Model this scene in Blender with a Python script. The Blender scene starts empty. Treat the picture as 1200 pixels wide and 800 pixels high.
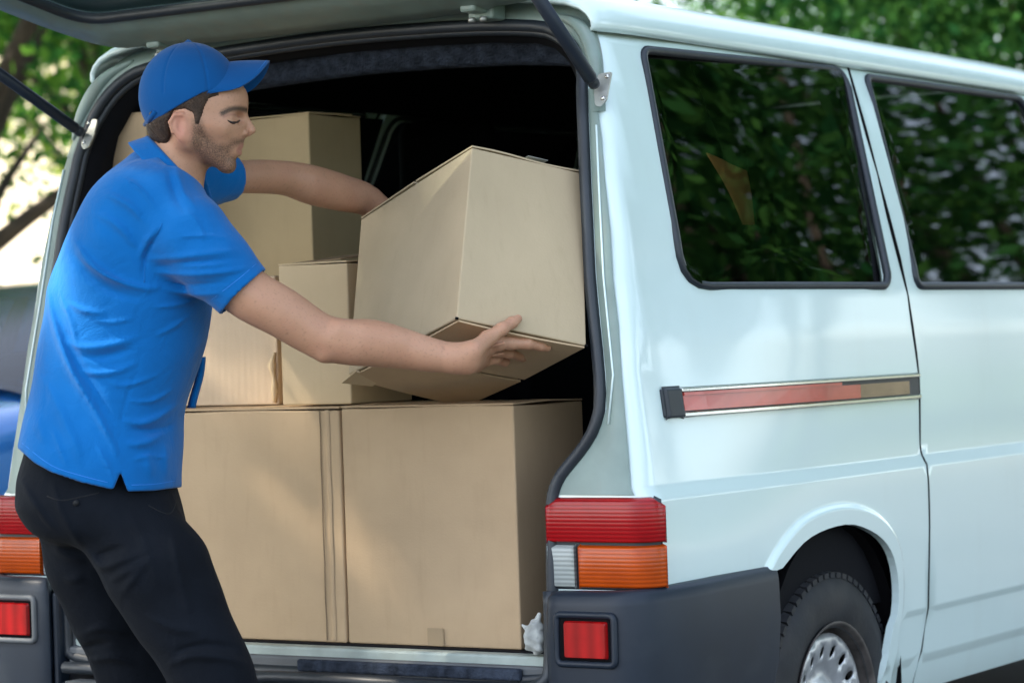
import bpy, bmesh, math, random
import numpy as np
from math import sin, cos, radians, pi, atan, tan, sqrt
from mathutils import Vector, Matrix, geometry
random.seed(7); RNG = np.random.default_rng(7)
sc = bpy.context.scene
COL = sc.collection

# ------------------------------------------------------------------ camera model (pixels are of the 1200x800 photo)
FP = 3183.; YAW = radians(33); ROLL = radians(1.9); CAM = np.array([3.667, -4.69, 1.17]); CY = 403.
AR = np.array([cos(YAW), sin(YAW), 0.]); AD = np.array([-sin(YAW), cos(YAW), 0.]); AU = np.array([0, 0, 1.])
def proj(p):
    r = np.asarray(p, float) - CAM; x = r @ AR; z = r @ AD; y = r @ AU
    a, b = FP*x/z, FP*y/z
    return 600+a*cos(ROLL)-b*sin(ROLL), CY-(a*sin(ROLL)+b*cos(ROLL)), z
def ray(px, py):
    a = px-600; b = CY-py
    a, b = a*cos(ROLL)+b*sin(ROLL), -a*sin(ROLL)+b*cos(ROLL)
    return AR*a/FP+AU*b/FP+AD
def at(px, py, d): return CAM+ray(px, py)*d
def plane(px, py, ax, v):
    r = ray(px, py); return CAM+r*((v-CAM[ax])/r[ax])

# ------------------------------------------------------------------ object helpers
def link(o, parent=None):
    COL.objects.link(o)
    if parent is not None: o.parent = parent
    return o
def mesh_obj(name, verts, faces, mat=None, parent=None, smooth=True):
    me = bpy.data.meshes.new(name)
    me.from_pydata([tuple(map(float, v)) for v in verts], [], [tuple(int(i) for i in f) for f in faces])
    me.update()
    if smooth: me.polygons.foreach_set('use_smooth', [True]*len(me.polygons))
    if mat: me.materials.append(mat)
    o = bpy.data.objects.new(name, me)
    return link(o, parent)
def bm_obj(name, bm, mat, parent=None, smooth=False):
    me = bpy.data.meshes.new(name); bm.to_mesh(me); bm.free()
    if smooth: me.polygons.foreach_set('use_smooth', [True]*len(me.polygons))
    me.materials.append(mat)
    return link(bpy.data.objects.new(name, me), parent)
def empty(name, loc=(0, 0, 0)):
    o = bpy.data.objects.new(name, None); o.location = loc; o.empty_display_size = .2
    return link(o)
def tag(o, label=None, cat=None, group=None, kind=None):
    if label: o['label'] = label
    if cat: o['category'] = cat
    if group: o['group'] = group
    if kind: o['kind'] = kind
    return o
def bevel(o, w, seg=2, ang=35):
    m = o.modifiers.new('b', 'BEVEL'); m.width = w; m.segments = seg; m.limit_method = 'ANGLE'; m.angle_limit = radians(ang)
    return o
def solid(o, t, off=-1):
    m = o.modifiers.new('s', 'SOLIDIFY'); m.thickness = t; m.offset = off; return o
def wn(o):
    m = o.modifiers.new('w', 'WEIGHTED_NORMAL'); m.keep_sharp = True; return o
def box_verts(x0, x1, y0, y1, z0, z1):
    v = [(x, y, z) for z in (z0, z1) for y in (y0, y1) for x in (x0, x1)]
    f = [(0, 2, 3, 1), (4, 5, 7, 6), (0, 1, 5, 4), (2, 6, 7, 3), (0, 4, 6, 2), (1, 3, 7, 5)]
    return v, f
def box(name, x0, x1, y0, y1, z0, z1, mat, parent=None, bev=.004):
    v, f = box_verts(x0, x1, y0, y1, z0, z1)
    o = mesh_obj(name, v, f, mat, parent, smooth=False)
    if bev: bevel(o, bev)
    return o
def smooth_pts(pts, n=6, closed=False):
    P = [np.array(p, float) for p in pts]; N = len(P); out = []
    rng = range(N if closed else N-1)
    for i in rng:
        if closed: p0, p1, p2, p3 = P[i-1], P[i], P[(i+1) % N], P[(i+2) % N]
        else: p0, p1, p2, p3 = P[max(i-1, 0)], P[i], P[i+1], P[min(i+2, N-1)]
        for k in range(n):
            t = k/n
            out.append(.5*((2*p1)+(-p0+p2)*t+(2*p0-5*p1+4*p2-p3)*t*t+(-p0+3*p1-3*p2+p3)*t**3))
    if not closed: out.append(P[-1])
    return out
def tube_data(pts, rad, seg=8, closed=False, flat=1., up=None):
    P = [Vector(p) for p in pts]; n = len(P); V = []; F = []
    rads = rad if hasattr(rad, '__len__') else [rad]*n
    nrm = None
    for i in range(n):
        if closed: t = P[(i+1) % n]-P[i-1]
        else: t = P[min(i+1, n-1)]-P[max(i-1, 0)]
        t.normalize()
        if up is not None: nrm = Vector(up)-t*t.dot(Vector(up))
        elif nrm is None: nrm = t.orthogonal()
        else: nrm = nrm-t*t.dot(nrm)
        nrm.normalize(); b = t.cross(nrm)
        for k in range(seg):
            a = 2*pi*k/seg; V.append(P[i]+(nrm*cos(a)+b*sin(a)*flat)*rads[i])
    for i in range(n if closed else n-1):
        j = (i+1) % n
        for k in range(seg):
            k2 = (k+1) % seg; F.append((i*seg+k, i*seg+k2, j*seg+k2, j*seg+k))
    if not closed:
        F.append(tuple(range(seg))[::-1]); F.append(tuple((n-1)*seg+k for k in range(seg)))
    return V, F
def tube(name, pts, rad, mat, parent=None, seg=8, closed=False, flat=1., up=None):
    V, F = tube_data(pts, rad, seg, closed, flat, up)
    return mesh_obj(name, V, F, mat, parent)
class MB:
    def __init__(s): s.v = []; s.f = []
    def add(s, V, F):
        n = len(s.v); s.v += [tuple(v) for v in V]; s.f += [tuple(i+n for i in f) for f in F]; return s
    def box(s, *a): return s.add(*box_verts(*a))
    def tube(s, *a, **k): return s.add(*tube_data(*a, **k))
    def build(s, name, mat, parent=None, smooth=True): return mesh_obj(name, s.v, s.f, mat, parent, smooth)
def lathe(profile, axis='x', seg=48, c=(0, 0, 0)):
    V = []; F = []; n = len(profile)
    for k in range(seg):
        a = 2*pi*k/seg
        for (h, r) in profile: V.append((c[0]+h, c[1]+r*cos(a), c[2]+r*sin(a)))
    for k in range(seg):
        k2 = (k+1) % seg
        for i in range(n-1): F.append((k*n+i, k*n+i+1, k2*n+i+1, k2*n+i))
    return V, F
def grid_faces(nu, nv, closed_u=False):
    F = []
    for i in range(nu if closed_u else nu-1):
        j = (i+1) % nu
        for k in range(nv-1): F.append((i*nv+k, j*nv+k, j*nv+k+1, i*nv+k+1))
    return F

# ------------------------------------------------------------------ materials
def nodes(m): return m.node_tree.nodes, m.node_tree.links
def mat(name, col, rough=.5, metal=0., spec=.5, noise=0., nscale=8., bump=0., bscale=60., coat=0., sheen=0., alpha=None, sub=0., rand_island=0., coords='Object', bdist=.002, bdetail=4.):
    m = bpy.data.materials.new(name); m.use_nodes = True; N, L = nodes(m); b = N['Principled BSDF']
    b.inputs['Base Color'].default_value = (*col, 1); b.inputs['Roughness'].default_value = rough; b.inputs['Metallic'].default_value = metal
    b.inputs['Specular IOR Level'].default_value = spec; b.inputs['Coat Weight'].default_value = coat; b.inputs['Coat Roughness'].default_value = .09
    b.inputs['Sheen Weight'].default_value = sheen
    if sub: b.inputs['Subsurface Weight'].default_value = sub; b.inputs['Subsurface Radius'].default_value = (.9, .35, .2); b.inputs['Subsurface Scale'].default_value = .012
    tc = N.new('ShaderNodeTexCoord')
    if noise:
        t = N.new('ShaderNodeTexNoise'); t.inputs['Scale'].default_value = nscale; t.inputs['Detail'].default_value = 6
        L.new(tc.outputs[coords], t.inputs['Vector'])
        mp = N.new('ShaderNodeMapRange'); mp.inputs[1].default_value = .3; mp.inputs[2].default_value = .7; mp.inputs[3].default_value = 1-noise; mp.inputs[4].default_value = 1+noise
        L.new(t.outputs['Fac'], mp.inputs[0])
        mx = N.new('ShaderNodeVectorMath'); mx.operation = 'SCALE'; mx.inputs[0].default_value = col; L.new(mp.outputs[0], mx.inputs['Scale'])
        L.new(mx.outputs[0], b.inputs['Base Color'])
    if bump:
        t = N.new('ShaderNodeTexNoise'); t.inputs['Scale'].default_value = bscale; t.inputs['Detail'].default_value = bdetail
        L.new(tc.outputs[coords], t.inputs['Vector'])
        bp = N.new('ShaderNodeBump'); bp.inputs['Strength'].default_value = bump; bp.inputs['Distance'].default_value = bdist
        L.new(t.outputs['Fac'], bp.inputs['Height']); L.new(bp.outputs[0], b.inputs['Normal'])
    return m
def mixcol(m, fac_socket, col2):
    """mix the current base colour towards col2 by a factor socket"""
    N, L = nodes(m); b = N['Principled BSDF']; mx = N.new('ShaderNodeMix'); mx.data_type = 'RGBA'
    inp = b.inputs['Base Color']
    if inp.is_linked: L.new(inp.links[0].from_socket, mx.inputs[6])
    else: mx.inputs[6].default_value = inp.default_value
    mx.inputs[7].default_value = (*col2, 1); L.new(fac_socket, mx.inputs[0]); L.new(mx.outputs[2], inp)
def ramp_noise(m, scale, lo, hi, vec=(1, 1, 1), detail=5, out=(0, 1)):
    N, L = nodes(m); tc = N.new('ShaderNodeTexCoord'); mp = N.new('ShaderNodeMapping'); mp.inputs['Scale'].default_value = vec
    t = N.new('ShaderNodeTexNoise'); t.inputs['Scale'].default_value = scale; t.inputs['Detail'].default_value = detail
    r = N.new('ShaderNodeMapRange'); r.inputs[1].default_value = lo; r.inputs[2].default_value = hi; r.inputs[3].default_value = out[0]; r.inputs[4].default_value = out[1]
    L.new(tc.outputs['Object'], mp.inputs[0]); L.new(mp.outputs[0], t.inputs['Vector']); L.new(t.outputs['Fac'], r.inputs[0]); return r.outputs[0]
M = {}
M['paint'] = mat('van_paint', (.64, .785, .775), .28, spec=.5, noise=.015, nscale=3, coat=1.)
mixcol(M['paint'], ramp_noise(M['paint'], 7, .60, .78, (1, 1, .25), out=(0, .12)), (.50, .54, .50))
M['paint_old'] = mat('dusty_paint', (.20, .27, .245), .42, noise=.1, nscale=14, bump=.15, bscale=180, bdist=.001)  # van paint darkened: shade of the rear-facing parts put into the colour
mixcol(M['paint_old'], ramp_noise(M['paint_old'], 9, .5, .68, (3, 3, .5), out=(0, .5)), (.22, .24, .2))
M['sillpaint'] = mat('worn_sill_paint', (.36, .42, .39), .5, noise=.2, nscale=12)  # greyer and darker than the van paint, mottled
M['rubber'] = mat('rubber', (.018, .024, .032), .45, bump=.2, bscale=120, noise=.2)
M['black'] = mat('dark_trim', (.006, .0065, .009), .8, spec=.15, bump=.2, bscale=90)
M['cavity'] = mat('cavity_black', (.004, .004, .005), .9, spec=.1)
M['headfuzz'] = mat('carpet_trim', (.03, .038, .055), .95, spec=.1, noise=.5, nscale=40, bump=.8, bscale=160, bdist=.004)
M['plastic'] = mat('bumper_plastic', (.011, .018, .030), .45, spec=.35, noise=.15, nscale=5, bump=.12, bscale=500, bdist=.0006)
mixcol(M['plastic'], ramp_noise(M['plastic'], 5, .55, .75, (1, 1, 2), out=(0, .3)), (.045, .055, .065))
M['grey_plastic'] = mat('sill_plastic', (.09, .10, .11), .5, noise=.15, nscale=10, bump=.15, bscale=300, bdist=.0008)
M['chrome'] = mat('chrome', (.62, .62, .6), .2, metal=1.)
M['steel'] = mat('zinc_bracket', (.5, .52, .5), .4, metal=.7, noise=.2, nscale=30)
M['redstrip'] = mat('red_reflective_strip', (.48, .055, .04), .22, coat=.5, noise=.15, nscale=12)  # red reflection in the rail painted as the strip's own colour
M['brasstrip'] = mat('brass_strip', (.26, .19, .14), .22, metal=.8, noise=.2, nscale=14)
def lens(name, col, wave=240., em=0., axis='Z'):
    m = mat(name, col, .25, coat=.12, spec=.3); N, L = nodes(m); b = N['Principled BSDF']
    b.inputs['Transmission Weight'].default_value = 0.0
    tc = N.new('ShaderNodeTexCoord'); w = N.new('ShaderNodeTexWave'); w.wave_type = 'BANDS'; w.bands_direction = axis; w.inputs['Scale'].default_value = wave
    L.new(tc.outputs['Object'], w.inputs['Vector'])
    bp = N.new('ShaderNodeBump'); bp.inputs['Strength'].default_value = .25; bp.inputs['Distance'].default_value = .0012
    L.new(w.outputs['Fac'], bp.inputs['Height']); L.new(bp.outputs[0], b.inputs['Normal'])
    mx = N.new('ShaderNodeMix'); mx.data_type = 'RGBA'; mx.inputs[6].default_value = (col[0]*.72, col[1]*.72, col[2]*.72, 1); mx.inputs[7].default_value = (min(1, col[0]*1.12), col[1]*1.1, col[2]*1.1, 1)
    L.new(w.outputs['Fac'], mx.inputs[0]); L.new(mx.outputs[2], b.inputs['Base Color'])
    mixcol(m, ramp_noise(m, 11, .42, .62, out=(0, .4)), (col[0]*.45, col[1]*.4, col[2]*.4))
    return m
M['lens_red'] = lens('lens_red', (.33, .003, .006), 38)
M['lens_orange'] = lens('lens_orange', (.46, .065, .003), 38)
M['lens_clear'] = lens('lens_clear', (.34, .38, .37), 34)
M['lens_fog'] = lens('lens_fog', (.36, .004, .005), 9, axis='X')
def glass(name, tint=.5, col=(.75, .9, .85), ior=1.5, bump=0.0, rough=.015):
    m = bpy.data.materials.new(name); m.use_nodes = True; N, L = nodes(m); N.clear()
    o = N.new('ShaderNodeOutputMaterial'); mx = N.new('ShaderNodeMixShader'); fr = N.new('ShaderNodeFresnel'); fr.inputs[0].default_value = ior
    t = N.new('ShaderNodeBsdfTransparent'); t.inputs[0].default_value = (col[0]*tint, col[1]*tint, col[2]*tint, 1)
    g = N.new('ShaderNodeBsdfGlossy'); g.inputs['Roughness'].default_value = rough
    if bump:
        tc = N.new('ShaderNodeTexCoord'); n = N.new('ShaderNodeTexNoise'); n.inputs['Scale'].default_value = 3.; n.inputs['Detail'].default_value = 1
        bp = N.new('ShaderNodeBump'); bp.inputs['Strength'].default_value = bump; bp.inputs['Distance'].default_value = .01
        L.new(tc.outputs['Object'], n.inputs['Vector']); L.new(n.outputs['Fac'], bp.inputs['Height']); L.new(bp.outputs[0], g.inputs['Normal'])
    L.new(fr.outputs[0], mx.inputs[0]); L.new(t.outputs[0], mx.inputs[1]); L.new(g.outputs[0], mx.inputs[2]); L.new(mx.outputs[0], o.inputs[0])
    return m
M['glass'] = glass('tinted_glass', .3, ior=1.7, bump=.012)
M['carglass'] = glass('car_glass', .35, ior=1.38, rough=.16)
M['tyre'] = mat('tyre_rubber', (.014, .016, .02), .7, noise=.3, nscale=12, bump=.3, bscale=90)
mixcol(M['tyre'], ramp_noise(M['tyre'], 10, .45, .7, out=(0, .35)), (.06, .055, .05))
M['rim'] = mat('steel_rim', (.10, .09, .085), .5, metal=.5, noise=.4, nscale=25)
M['hub'] = mat('silver_wheel_cover', (.5, .52, .54), .35, metal=.55, noise=.15, nscale=30)
def cardboard(name, col, stripes=.15, wscale=55., stain=.2, axis='X'):
    m = mat(name, col, .82, spec=.25, noise=.07, nscale=5); N, L = nodes(m); b = N['Principled BSDF']
    tc = N.new('ShaderNodeTexCoord'); w = N.new('ShaderNodeTexWave'); w.bands_direction = axis; w.inputs['Scale'].default_value = wscale; w.inputs['Distortion'].default_value = .6
    w.inputs['Detail'].default_value = 2
    n = N.new('ShaderNodeTexNoise'); n.inputs['Scale'].default_value = 220; n.inputs['Detail'].default_value = 3
    L.new(tc.outputs['Object'], w.inputs['Vector']); L.new(tc.outputs['Object'], n.inputs['Vector'])
    a = N.new('ShaderNodeMath'); a.operation = 'MULTIPLY_ADD'; a.inputs[1].default_value = stripes; L.new(w.outputs['Fac'], a.inputs[0]); L.new(n.outputs['Fac'], a.inputs[2])
    n2 = N.new('ShaderNodeTexNoise'); n2.inputs['Scale'].default_value = 9; n2.inputs['Detail'].default_value = 3; L.new(tc.outputs['Object'], n2.inputs['Vector'])
    a2 = N.new('ShaderNodeMath'); a2.operation = 'MULTIPLY_ADD'; a2.inputs[1].default_value = 3.; L.new(n2.outputs['Fac'], a2.inputs[0]); L.new(a.outputs[0], a2.inputs[2])
    bp = N.new('ShaderNodeBump'); bp.inputs['Strength'].default_value = .35; bp.inputs['Distance'].default_value = .0012
    L.new(a2.outputs[0], bp.inputs['Height']); L.new(bp.outputs[0], b.inputs['Normal'])
    mixcol(m, ramp_noise(m, 4, .5, .75, (1, 1, 2.), out=(0, stain)), (col[0]*.72, col[1]*.68, col[2]*.62))
    mixcol(m, ramp_noise(m, 60, .55, .8, (1, 1, .15), out=(0, .25)), (col[0]*.8, col[1]*.78, col[2]*.75))
    return m
M['card'] = cardboard('cardboard', (.50, .36, .222))
M['card_pale'] = cardboard('pale_cardboard', (.56, .43, .27))
M['card_ribbed'] = cardboard('ribbed_cardboard', (.54, .41, .28), stripes=1.1, wscale=16)
M['card_yellow'] = cardboard('yellowish_cardboard', (.40, .302, .168))
M['card_dark'] = cardboard('dark_cardboard_inside', (.25, .18, .11))
M['tape'] = mat('packing_tape', (.36, .26, .155), .35, spec=.5, bump=.2, bscale=40)
M['skin'] = mat('skin', (.46, .245, .150), .5, spec=.4, noise=.06, nscale=18, bump=.25, bscale=260, bdist=.0006, sub=.12)
mixcol(M['skin'], ramp_noise(M['skin'], 22, .45, .75, out=(0, .25)), (.44, .2, .14))
mixcol(M['skin'], ramp_noise(M['skin'], 9, .45, .7, out=(0, .22)), (.50, .30, .21))
mixcol(M['skin'], ramp_noise(M['skin'], 230, .58, .72, (.35, 1, 1), detail=2, out=(0, .28)), (.16, .085, .05))
M['hair'] = mat('brown_hair', (.045, .026, .016), .6, spec=.3, bump=1., bscale=300, noise=.4, nscale=60, bdist=.003)
def fabric(name, col, scale=900, strength=.25, rough=.85, noise=.06, sheen=.15):
    m = mat(name, col, rough, spec=.08, noise=noise, nscale=9, sheen=sheen); N, L = nodes(m); b = N['Principled BSDF']
    tc = N.new('ShaderNodeTexCoord')
    n = N.new('ShaderNodeTexNoise'); n.inputs['Scale'].default_value = scale*.4; n.inputs['Detail'].default_value = 2; L.new(tc.outputs['Object'], n.inputs['Vector'])
    n2 = N.new('ShaderNodeTexNoise'); n2.inputs['Scale'].default_value = 16; n2.inputs['Detail'].default_value = 4; n2.inputs['Distortion'].default_value = .6; L.new(tc.outputs['Object'], n2.inputs['Vector'])
    a = N.new('ShaderNodeMath'); a.operation = 'MULTIPLY_ADD'; a.inputs[1].default_value = 8.; L.new(n2.outputs['Fac'], a.inputs[0]); L.new(n.outputs['Fac'], a.inputs[2])
    bp = N.new('ShaderNodeBump'); bp.inputs['Strength'].default_value = strength; bp.inputs['Distance'].default_value = .0012
    L.new(a.outputs[0], bp.inputs['Height']); L.new(bp.outputs[0], b.inputs['Normal'])
    return m
M['shirt'] = fabric('blue_jersey', (.003, .125, .40), strength=.6)
M['trousers'] = fabric('black_denim', (.006, .008, .012), strength=.6, noise=.2, sheen=.02)
M['cap'] = fabric('cap_cotton', (.003, .075, .25), scale=1200)
M['stitch'] = mat('stitching', (.03, .2, .62), .8)
M['dkstitch'] = mat('seam_black', (.003, .004, .006), .8)
M['lips'] = mat('lips', (.42, .17, .13), .4)
M['sole'] = mat('shoe_black', (.015, .015, .018), .6)
M['eye'] = mat('dark_lash', (.02, .012, .01), .5)
M['nail'] = mat('nail', (.58, .38, .30), .3)
M['cloth_white'] = mat('dirty_white_rag', (.42, .44, .42), .9, noise=.35, nscale=30, bump=.6, bscale=70, bdist=.004)
M['seat'] = mat('seat_cloth', (.008, .008, .01), .9, spec=.1, noise=.3)
M['carblue'] = mat('blue_car_paint', (.02, .17, .50), .2, coat=1., metal=.2)
M['carblack'] = mat('black_car_paint', (.02, .022, .026), .25, coat=1.)
M['asphalt'] = mat('asphalt', (.055, .056, .06), .9, noise=.3, nscale=2, bump=.6, bscale=140, bdist=.004)
mixcol(M['asphalt'], ramp_noise(M['asphalt'], 260, .5, .75, out=(0, .6)), (.16, .155, .15))
M['grass'] = mat('grass_ground', (.06, .10, .025), .95, noise=.5, nscale=1.5, bump=1, bscale=30, bdist=.03)
M['kerb'] = mat('kerb_stone', (.32, .31, .29), .85, noise=.2, nscale=6, bump=.4, bscale=60)
M['path'] = mat('pale_gravel', (.55, .47, .36), .95, noise=.15, nscale=4, bump=.4, bscale=80)
M['bark'] = mat('bark', (.035, .028, .02), .95, noise=.4, nscale=6, bump=1, bscale=18, bdist=.03)
def leafmat(name, c1, c2):
    m = bpy.data.materials.new(name); m.use_nodes = True; N, L = nodes(m); N.clear()
    o = N.new('ShaderNodeOutputMaterial'); g = N.new('ShaderNodeNewGeometry'); mx = N.new('ShaderNodeMix'); mx.data_type = 'RGBA'
    mx.inputs[6].default_value = (*c1, 1); mx.inputs[7].default_value = (*c2, 1); L.new(g.outputs['Random Per Island'], mx.inputs[0])
    d = N.new('ShaderNodeBsdfDiffuse'); t = N.new('ShaderNodeBsdfTranslucent'); ms = N.new('ShaderNodeMixShader'); ms.inputs[0].default_value = .45
    L.new(mx.outputs[2], d.inputs[0]); L.new(mx.outputs[2], t.inputs[0]); L.new(d.outputs[0], ms.inputs[1]); L.new(t.outputs[0], ms.inputs[2]); L.new(ms.outputs[0], o.inputs[0])
    return m
M['leaf'] = leafmat('leaves_green', (.02, .09, .02), (.10, .22, .03))
M['leaf2'] = leafmat('leaves_yellowish', (.06, .14, .015), (.24, .32, .04))
M['leaf3'] = leafmat('leaves_dark', (.012, .06, .02), (.05, .14, .03))

# ------------------------------------------------------------------ van body profile
WZ = [(.25, .86), (.30, .885), (.37, .895), (.385, .905), (.49, .912), (.50, .918), (.70, .922), (.846, .922), (.866, .908), (.95, .908), (1.17, .905), ]+[(1.27+k_*.02, .897-.1458*k_*.02-.33*(k_*.02)**2) for k_ in range(29)]+[(1.9, .685)]
def wz(z): return np.interp(z, [a for a, b in WZ], [b for a, b in WZ])
YR = [(.3, .05), (.7, .05), (.85, .06), (1.1, .09), (1.3, .115), (1.5, .145), (1.65, .177), (1.8, .232), (1.9, .27)]
TP = [(.3, .02), (.7, .02), (.85, .024), (1.1, .053), (1.3, .068), (1.5, .05), (1.7, .022), (1.83, 0)]
def yr(z): return np.interp(z, [a for a, b in YR], [b for a, b in YR])
XO = [(.4, .680), (.84, .680), (.87, .686), (.90, .703), (.94, .741), (.98, .772), (1.03, .790), (1.1, .787), (1.3, .757), (1.5, .735), (1.65, .714), (1.75, .692), (1.80, .658), (1.835, .61), (1.852, .55), (1.867, .40), (1.876, .2), (1.88, 0)]
def xo(z): return np.interp(z, [a for a, b in XO], [b for a, b in XO])
RC = .040
def wr(z): return float(wz(z))-float(np.interp(z, [a for a, b in TP], [b for a, b in TP]))
def weff(y, z): return float(wz(z))-(float(wz(z))-wr(z))*math.exp(-(max(0., y-float(yr(z))-RC)/.42)**2)
def side(px, py):
    x = .9
    for i in range(30):
        p = plane(px, py, 0, x); x = weff(p[1], p[2])
    return (float(p[1]), float(p[2]))
def wrap(t, z, off=0.):
    """t is the distance forward along the side (negative = round onto the rear face)"""
    w = weff(t, z); y0 = float(yr(z)); u = t-y0
    if u >= RC: return np.array([w+off, t, z])
    if u > -RC:
        f = (RC-u)/(2*RC)*pi/2
        return np.array([w-RC+(RC+off)*cos(f), y0+RC-(RC+off)*sin(f), z])
    return np.array([w+u, y0-off, z])

def cdt(outline, holes=(), feats=(), spacing=.05, rows=(), pad=.35, open_feats=()):
    pts = []; edges = []
    def loop(P, close=True):
        n0 = len(pts); n = len(P); pts.extend([(float(p[0]), float(p[1])) for p in P])
        edges.extend([(n0+i, n0+(i+1) % n) for i in range(n if close else n-1)])
    loop(outline)
    for h in list(holes)+list(feats): loop(h)
    for h in open_feats: loop(h, False)
    A = np.array(pts); lo = A.min(0); hi = A.max(0)
    ys = list(np.arange(lo[1], hi[1], spacing)); ys = [y for y in ys if all(abs(y-r) > spacing*.4 for r in rows)]+[r for r in rows if lo[1] < r < hi[1]]
    O = np.array(outline)
    def inside(P, q):
        x, y = q; c = False; n = len(P); j = n-1
        for i in range(n):
            if (P[i][1] > y) != (P[j][1] > y) and x < (P[j][0]-P[i][0])*(y-P[i][1])/(P[j][1]-P[i][1])+P[i][0]: c = not c
            j = i
        return c
    S = np.array([A[e[0]] for e in edges]); E_ = np.array([A[e[1]] for e in edges]); dE = E_-S; L2 = (dE**2).sum(1)+1e-12
    def ok(q):
        if any(abs(q[1]-r) < 1e-6 for r in rows): pass
        t = np.clip(((q-S)*dE).sum(1)/L2, 0, 1); d = np.sqrt((((S+dE*t[:, None])-q)**2).sum(1)).min()
        return d > spacing*pad*.6
    for y in ys:
        for x in np.arange(lo[0], hi[0], spacing):
            q = (x, y)
            if inside(O, q) and not any(inside(h, q) for h in holes) and ok(np.array(q)): pts.append((float(x), float(y)))
    r = geometry.delaunay_2d_cdt([Vector(p) for p in pts], edges, [], 0, 1e-5)
    V = [tuple(v) for v in r[0]]; F = []
    for f in r[2]:
        c = (sum(V[i][0] for i in f)/len(f), sum(V[i][1] for i in f)/len(f))
        if inside(O, c) and not any(inside(h, c) for h in holes): F.append(tuple(f))
    return V, F
def round_poly(P, r, n=5):
    out = []; N = len(P)
    for i in range(N):
        p = np.array(P[i], float); a = np.array(P[i-1], float); b = np.array(P[(i+1) % N], float)
        rr = r[i] if hasattr(r, '__len__') else r
        da = (a-p)/np.linalg.norm(a-p); db = (b-p)/np.linalg.norm(b-p)
        s = p+da*rr; e = p+db*rr
        for k in range(n+1):
            t = k/n; out.append(tuple((1-t)**2*s+2*t*(1-t)*p+t*t*e))
    return out
def sdist(P, q):
    A = np.array(P); B = np.roll(A, -1, 0); d = B-A; q = np.array(q)
    t = np.clip(((q-A)*d).sum(1)/((d**2).sum(1)+1e-12), 0, 1); return np.sqrt(((A+d*t[:, None]-q)**2).sum(1)).min()
def inpoly(P, q):
    x, y = q; c = False; j = len(P)-1
    for i in range(len(P)):
        if (P[i][1] > y) != (P[j][1] > y) and x < (P[j][0]-P[i][0])*(y-P[i][1])/(P[j][1]-P[i][1])+P[i][0]: c = not c
        j = i
    return c

# ================================================================== VAN
van = empty('delivery_van', (0, 0, 0))
tag(van, 'white panel van with its tailgate raised and red lamps, loaded with cardboard boxes', 'van')
rows = [.30, .362, .37, .385, .393, .484, .49, .50, .506, .838, .846, .866, .874, 1.27]
# side features from the photograph, on the curved side surface
W1 = round_poly([side(750, 58), side(985, 82), side(1040, 335), side(797, 335)], [.035, .05, .03, .10])
w2t = side(1012, 90); w2b = side(1072, 335)
W2 = round_poly([w2t, (2.52, w2t[1]+.004), (2.58, w2b[1]), w2b], [.035, .05, .05, .04])
arch_in = smooth_pts([(.579, .664), (.68, .712), (.795, .733), (.926, .733), (1.049, .70), (1.12, .657), (1.153, .60), (1.157, .531), (1.127, .446), (1.10, .355), (1.095, .31)], 3)
arch_in = [tuple(p) for p in arch_in]
arch_out = smooth_pts([(.50, .60), (.521, .675), (.635, .747), (.749, .779), (.909, .785), (1.046, .76), (1.136, .718), (1.188, .66), (1.205, .575), (1.183, .42), (1.17, .29)], 3)
AO = [tuple(p) for p in arch_out]+[(1.1, .2), (.6, .2)]
seam = [side(990, 68), side(1028, 205), side(1063, 345), side(1076, 440), (1.352, .90), (1.362, .866), (1.356, .846), (1.362, .80), (1.36, .70), (1.345, .50), (1.325, .40), (1.30, .30)]
def arch_off(t, z):
    q = (t, z)
    if not inpoly(AO, q): return 0.
    u_ = min(1., sdist(AO[:-2], q)/.014); return .012*u_*u_*(3-2*u_)
_c = np.array((.88, .35))
def ring_off(o_): return [tuple(_c+(np.array(p)-_c)*(1+o_/np.linalg.norm(np.array(p)-_c))) for p in arch_out[3:-2]]
def side_panel(name, outline, holes, m, s=1, feats=(), sp=.05, arch=False):
    V, F = cdt(outline, holes, open_feats=feats, spacing=sp, rows=rows)
    P = [wrap(v[0], v[1], arch_off(*v) if arch else 0.) for v in V]
    if s < 0: P = [np.array([-p[0], p[1], p[2]]) for p in P]
    def nrm(t, z):
        e = .002; k = (lambda a_, b_: arch_off(a_, b_)) if arch else (lambda a_, b_: 0.)
        du = wrap(t+e, z, k(t+e, z))-wrap(t-e, z, k(t-e, z)); dz = wrap(t, z+e, k(t, z+e))-wrap(t, z-e, k(t, z-e))
        n = np.cross(du, dz); n = n/(np.linalg.norm(n)+1e-12)
        return n
    NV = [nrm(v[0], v[1]) for v in V]
    if s < 0: NV = [np.array([-n[0], n[1], n[2]]) for n in NV]
    out = []
    for f in F:
        a_, b_, c_ = (P[i] for i in f[:3]); n = np.cross(b_-a_, c_-a_)
        out.append(f if n @ (NV[f[0]]+NV[f[1]]+NV[f[2]]) > 0 else f[::-1])
    from collections import Counter
    ec = Counter(); 
    for f in out:
        for i in range(len(f)): ec[(f[i], f[(i+1) % len(f)])] += 1
    bd = [e for e in ec if (e[1], e[0]) not in ec]
    nP = len(P); ids = {}
    for e in bd:
        for i in e:
            if i not in ids: ids[i] = nP+len(ids)
    P2 = list(P)+[P[i]-NV[i]*.018 for i in ids]
    F2 = list(out)+[(e[1], e[0], ids[e[0]], ids[e[1]]) for e in bd]
    o = mesh_obj(name, P2, F2, m, van)
    LN = []
    for fi, pl in enumerate(o.data.polygons):
        if fi < len(out): LN += [tuple(NV[v]) for v in pl.vertices]
        else:
            n = tuple(pl.normal); LN += [n]*len(pl.vertices)
    o.data.normals_split_custom_set(LN)
    return o
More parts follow.
